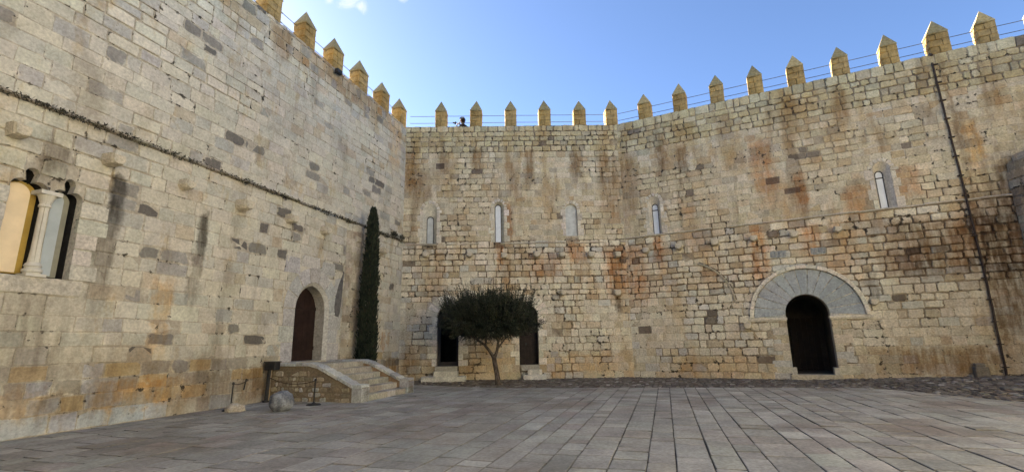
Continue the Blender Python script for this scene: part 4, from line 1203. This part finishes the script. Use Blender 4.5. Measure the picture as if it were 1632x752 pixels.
# head with face, hair, hands and camera
def ell(mb_, c, rx, ry, rz, n=16, col=(.4, .3, .2), cut=None):
    prof = []; vs = []; fs = []
    for i in range(n + 1):
        t_ = math.pi * i / n
        for k in range(n):
            q = 2 * math.pi * k / n; vs.append(Vector(c) + Vector((rx * math.sin(t_) * math.cos(q), ry * math.sin(t_) * math.sin(q), rz * math.cos(t_))))
    for i in range(n):
        for k in range(n):
            if cut and cut(vs[i * n + k]): continue
            fs.append((i * n + k, (i + 1) * n + k, (i + 1) * n + (k + 1) % n, i * n + (k + 1) % n))
    mb_.add(vs, fs, col)
hc = Vector((-.14, -.30, 1.68))
fd = Vector((-.93, -.36, 0)).normalized(); fs_ = Vector((fd.y, -fd.x, 0))          # the face looks left
m = MB(); ell(m, hc, .095, .088, .12); ell(m, hc + fd * .098 + Vector((0, 0, -.01)), .018, .016, .024, 8); ell(m, hc + fd * .086 + Vector((0, 0, -.065)), .014, .024, .010, 8)
for e in (-.03, .03): ell(m, hc + fd * .088 + fs_ * e + Vector((0, 0, .02)), .010, .010, .008, 8)
for e in (-.088, .088): ell(m, hc + fs_ * e, .024, .014, .034, 8)
link('head', m.mesh('head'), m_skin, pe)
m = MB(); hb = hc - fd * .035 + Vector((0, 0, .03)); ell(m, hb, .115, .11, .125, 18); ell(m, hc - fd * .075 + Vector((0, 0, -.08)), .08, .09, .13, 14)
ell(m, hc + fs_ * .06 - fd * .01 + Vector((0, 0, -.01)), .06, .05, .10, 12); ell(m, hc - fs_ * .06 - fd * .01 + Vector((0, 0, -.01)), .06, .05, .10, 12)
rh = random.Random(4)
for k in range(600):
    d = rvec(rh)
    if d.dot(fd) > .45 and d.z < .5: continue
    p = hb + Vector((d.x * .11, d.y * .11, d.z * .12)); leaf(m, p, (d + Vector((0, 0, -.5))).normalized(), d.cross(rvec(rh)).normalized(), .08, .008, (.02, .014, .01))
m.build('hair', m_hair, pe, fixn=False)
def hand(pos, sgn):
    vv = [Vector(pos), Vector(pos) + Vector((sgn * -.02, -.05, .02))]; ee = [(0, 1)]; rd = [.03, .034]
    for k, (ln, off) in enumerate(((.05, -.027), (.06, -.009), (.056, .009), (.045, .027))):
        b = len(vv); s_ = vv[1] + Vector((sgn * -.01, -.02, off)); vv += [s_, s_ + Vector((sgn * -.03, -ln * .6, 0)), s_ + Vector((sgn * -.055, -ln * .7, 0))]; ee += [(1, b), (b, b + 1), (b + 1, b + 2)]; rd += [.011, .0095, .0085]
    b = len(vv); vv += [vv[1] + Vector((sgn * -.03, .0, -.025)), vv[1] + Vector((sgn * -.055, -.02, -.03))]; ee += [(0, b), (b, b + 1)]; rd += [.013, .01]
    link('hand', skin('hand', [tuple(v) for v in vv], ee, rd, m_skin, 1), None, pe)
hand((-.40, -.30, 1.43), -1); hand((-.30, -.43, 1.43), -1)
P = pe.matrix_world if False else (Matrix.Translation(PP) @ Matrix.Rotation(rot(AZM), 4, 'Z'))
cam_o = thing('camera', 'black camera held out by the person on top of the far wall', 'camera', P @ Vector((-.46, -.43, 1.47)), rot(AZM) - 1.15)
bm = bmesh.new(); bevel_box(bm, -.075, .075, -.035, .035, -.05, .05, .012, rng, .001); bevel_box(bm, -.03, .03, -.03, .03, .045, .075, .01, rng, .001); m_cam = plain('camera_black', (.006, .006, .006), .95, .2, 20, spec=.02)
link('camera_body', bm_mesh(bm, 'camera_body', m_cam, (.02, .02, .02)), None, cam_o)
m = MB()
m.tube([(-.0, -.03, -.005), (-.0, -.14, -.005)], [.036, .04], 14); m.build('lens', m_cam, cam_o)

# ------------------------------------------------------------------ camera, light, sky
cam = bpy.data.cameras.new('Camera'); co = bpy.data.objects.new('Camera', cam); COL.objects.link(co)
cam.sensor_width = 36; cam.lens = 762.2 / 1632 * 36; cam.clip_end = 3000; cam.clip_start = .1
th, ro = R(12.6315), R(-1.0)
c_, s_ = math.cos(ro), math.sin(ro)
X = Vector((c_, -s_ * math.sin(th), s_ * math.cos(th))); Y = Vector((-s_, -c_ * math.sin(th), c_ * math.cos(th))); Z = X.cross(Y)
Mx = Matrix((X, Y, Z)).transposed().to_4x4(); Mx.translation = (0, 0, 1.6)
co.matrix_world = Mx
scene.camera = co

SUN_AZ, SUN_EL = -51.0, 25.0      # azimuth from +Y, clockwise positive: behind the left wall
sd = Vector((math.sin(R(SUN_AZ)) * math.cos(R(SUN_EL)), math.cos(R(SUN_AZ)) * math.cos(R(SUN_EL)), math.sin(R(SUN_EL))))
L = bpy.data.lights.new('sun', 'SUN'); L.energy = 5.0; L.angle = R(.53); L.color = (1, .93, .76)
lo = bpy.data.objects.new('sun', L); COL.objects.link(lo); lo.rotation_euler = (-sd).to_track_quat('-Z', 'Y').to_euler(); lo.location = sd * 60

w = bpy.data.worlds.new('World'); scene.world = w; w.use_nodes = True
nt = w.node_tree; bg = nt.nodes['Background']
sky = nt.nodes.new('ShaderNodeTexSky'); sky.sky_type = 'NISHITA'; sky.sun_disc = False
sky.sun_elevation = R(SUN_EL); sky.sun_rotation = R(SUN_AZ); sky.air_density = .56; sky.dust_density = .5; sky.ozone_density = 3.0
# a small torn cloud high over the left wall
tc = nt.nodes.new('ShaderNodeTexCoord')
def rayd(px, py):
    x = (px - 816) / 762.2; y = (376 - py) / 762.2
    x, y = x * c_ - y * s_, x * s_ + y * c_
    return Vector((x, math.cos(th) - y * math.sin(th), math.sin(th) + y * math.cos(th))).normalized()
def wm(op, a, b=0.0):
    t = nt.nodes.new('ShaderNodeMath'); t.operation = op
    for i, q in enumerate((a, b)):
        if isinstance(q, bpy.types.NodeSocket): nt.links.new(q, t.inputs[i])
        else: t.inputs[i].default_value = q
    return t.outputs[0]
ns = nt.nodes.new('ShaderNodeTexNoise'); ns.inputs['Scale'].default_value = 30; ns.inputs['Detail'].default_value = 7; ns.inputs['Roughness'].default_value = .62; ns.inputs['Distortion'].default_value = .6
nt.links.new(tc.outputs['Generated'], ns.inputs['Vector'])
tot = None
for (px, py, rad) in ((556, -4, .030), (574, 12, .016), (640, -9, .016), (522, -4, .014)):
    d = rayd(px, py)
    vm = nt.nodes.new('ShaderNodeVectorMath'); vm.operation = 'DISTANCE'; nt.links.new(tc.outputs['Generated'], vm.inputs[0]); vm.inputs[1].default_value = d
    f = wm('SUBTRACT', 1.0, wm('DIVIDE', vm.outputs['Value'], rad)); tot = f if tot is None else wm('MAXIMUM', tot, f)
mr = nt.nodes.new('ShaderNodeMapRange'); mr.interpolation_type = 'SMOOTHSTEP'
nt.links.new(wm('ADD', ns.outputs['Fac'], wm('MULTIPLY', tot, .45)), mr.inputs[0]); mr.inputs[1].default_value = .52; mr.inputs[2].default_value = 1.05
fac = wm('MULTIPLY', mr.outputs[0], wm('GREATER_THAN', tot, 0.0)); fac = wm('MULTIPLY', fac, .9)
mx = nt.nodes.new('ShaderNodeMix'); mx.data_type = 'RGBA'; nt.links.new(fac, mx.inputs[0]); nt.links.new(sky.outputs[0], mx.inputs[6]); mx.inputs[7].default_value = (2.9, 3.0, 3.15, 1)
nt.links.new(mx.outputs[2], bg.inputs['Color']); bg.inputs['Strength'].default_value = .053

vs = scene.view_settings
vs.view_transform = 'Standard'; vs.look = 'None'; vs.gamma = 1; vs.exposure = 2.93; vs.use_curve_mapping = False
scene.cycles.max_bounces = 8; scene.cycles.diffuse_bounces = 5
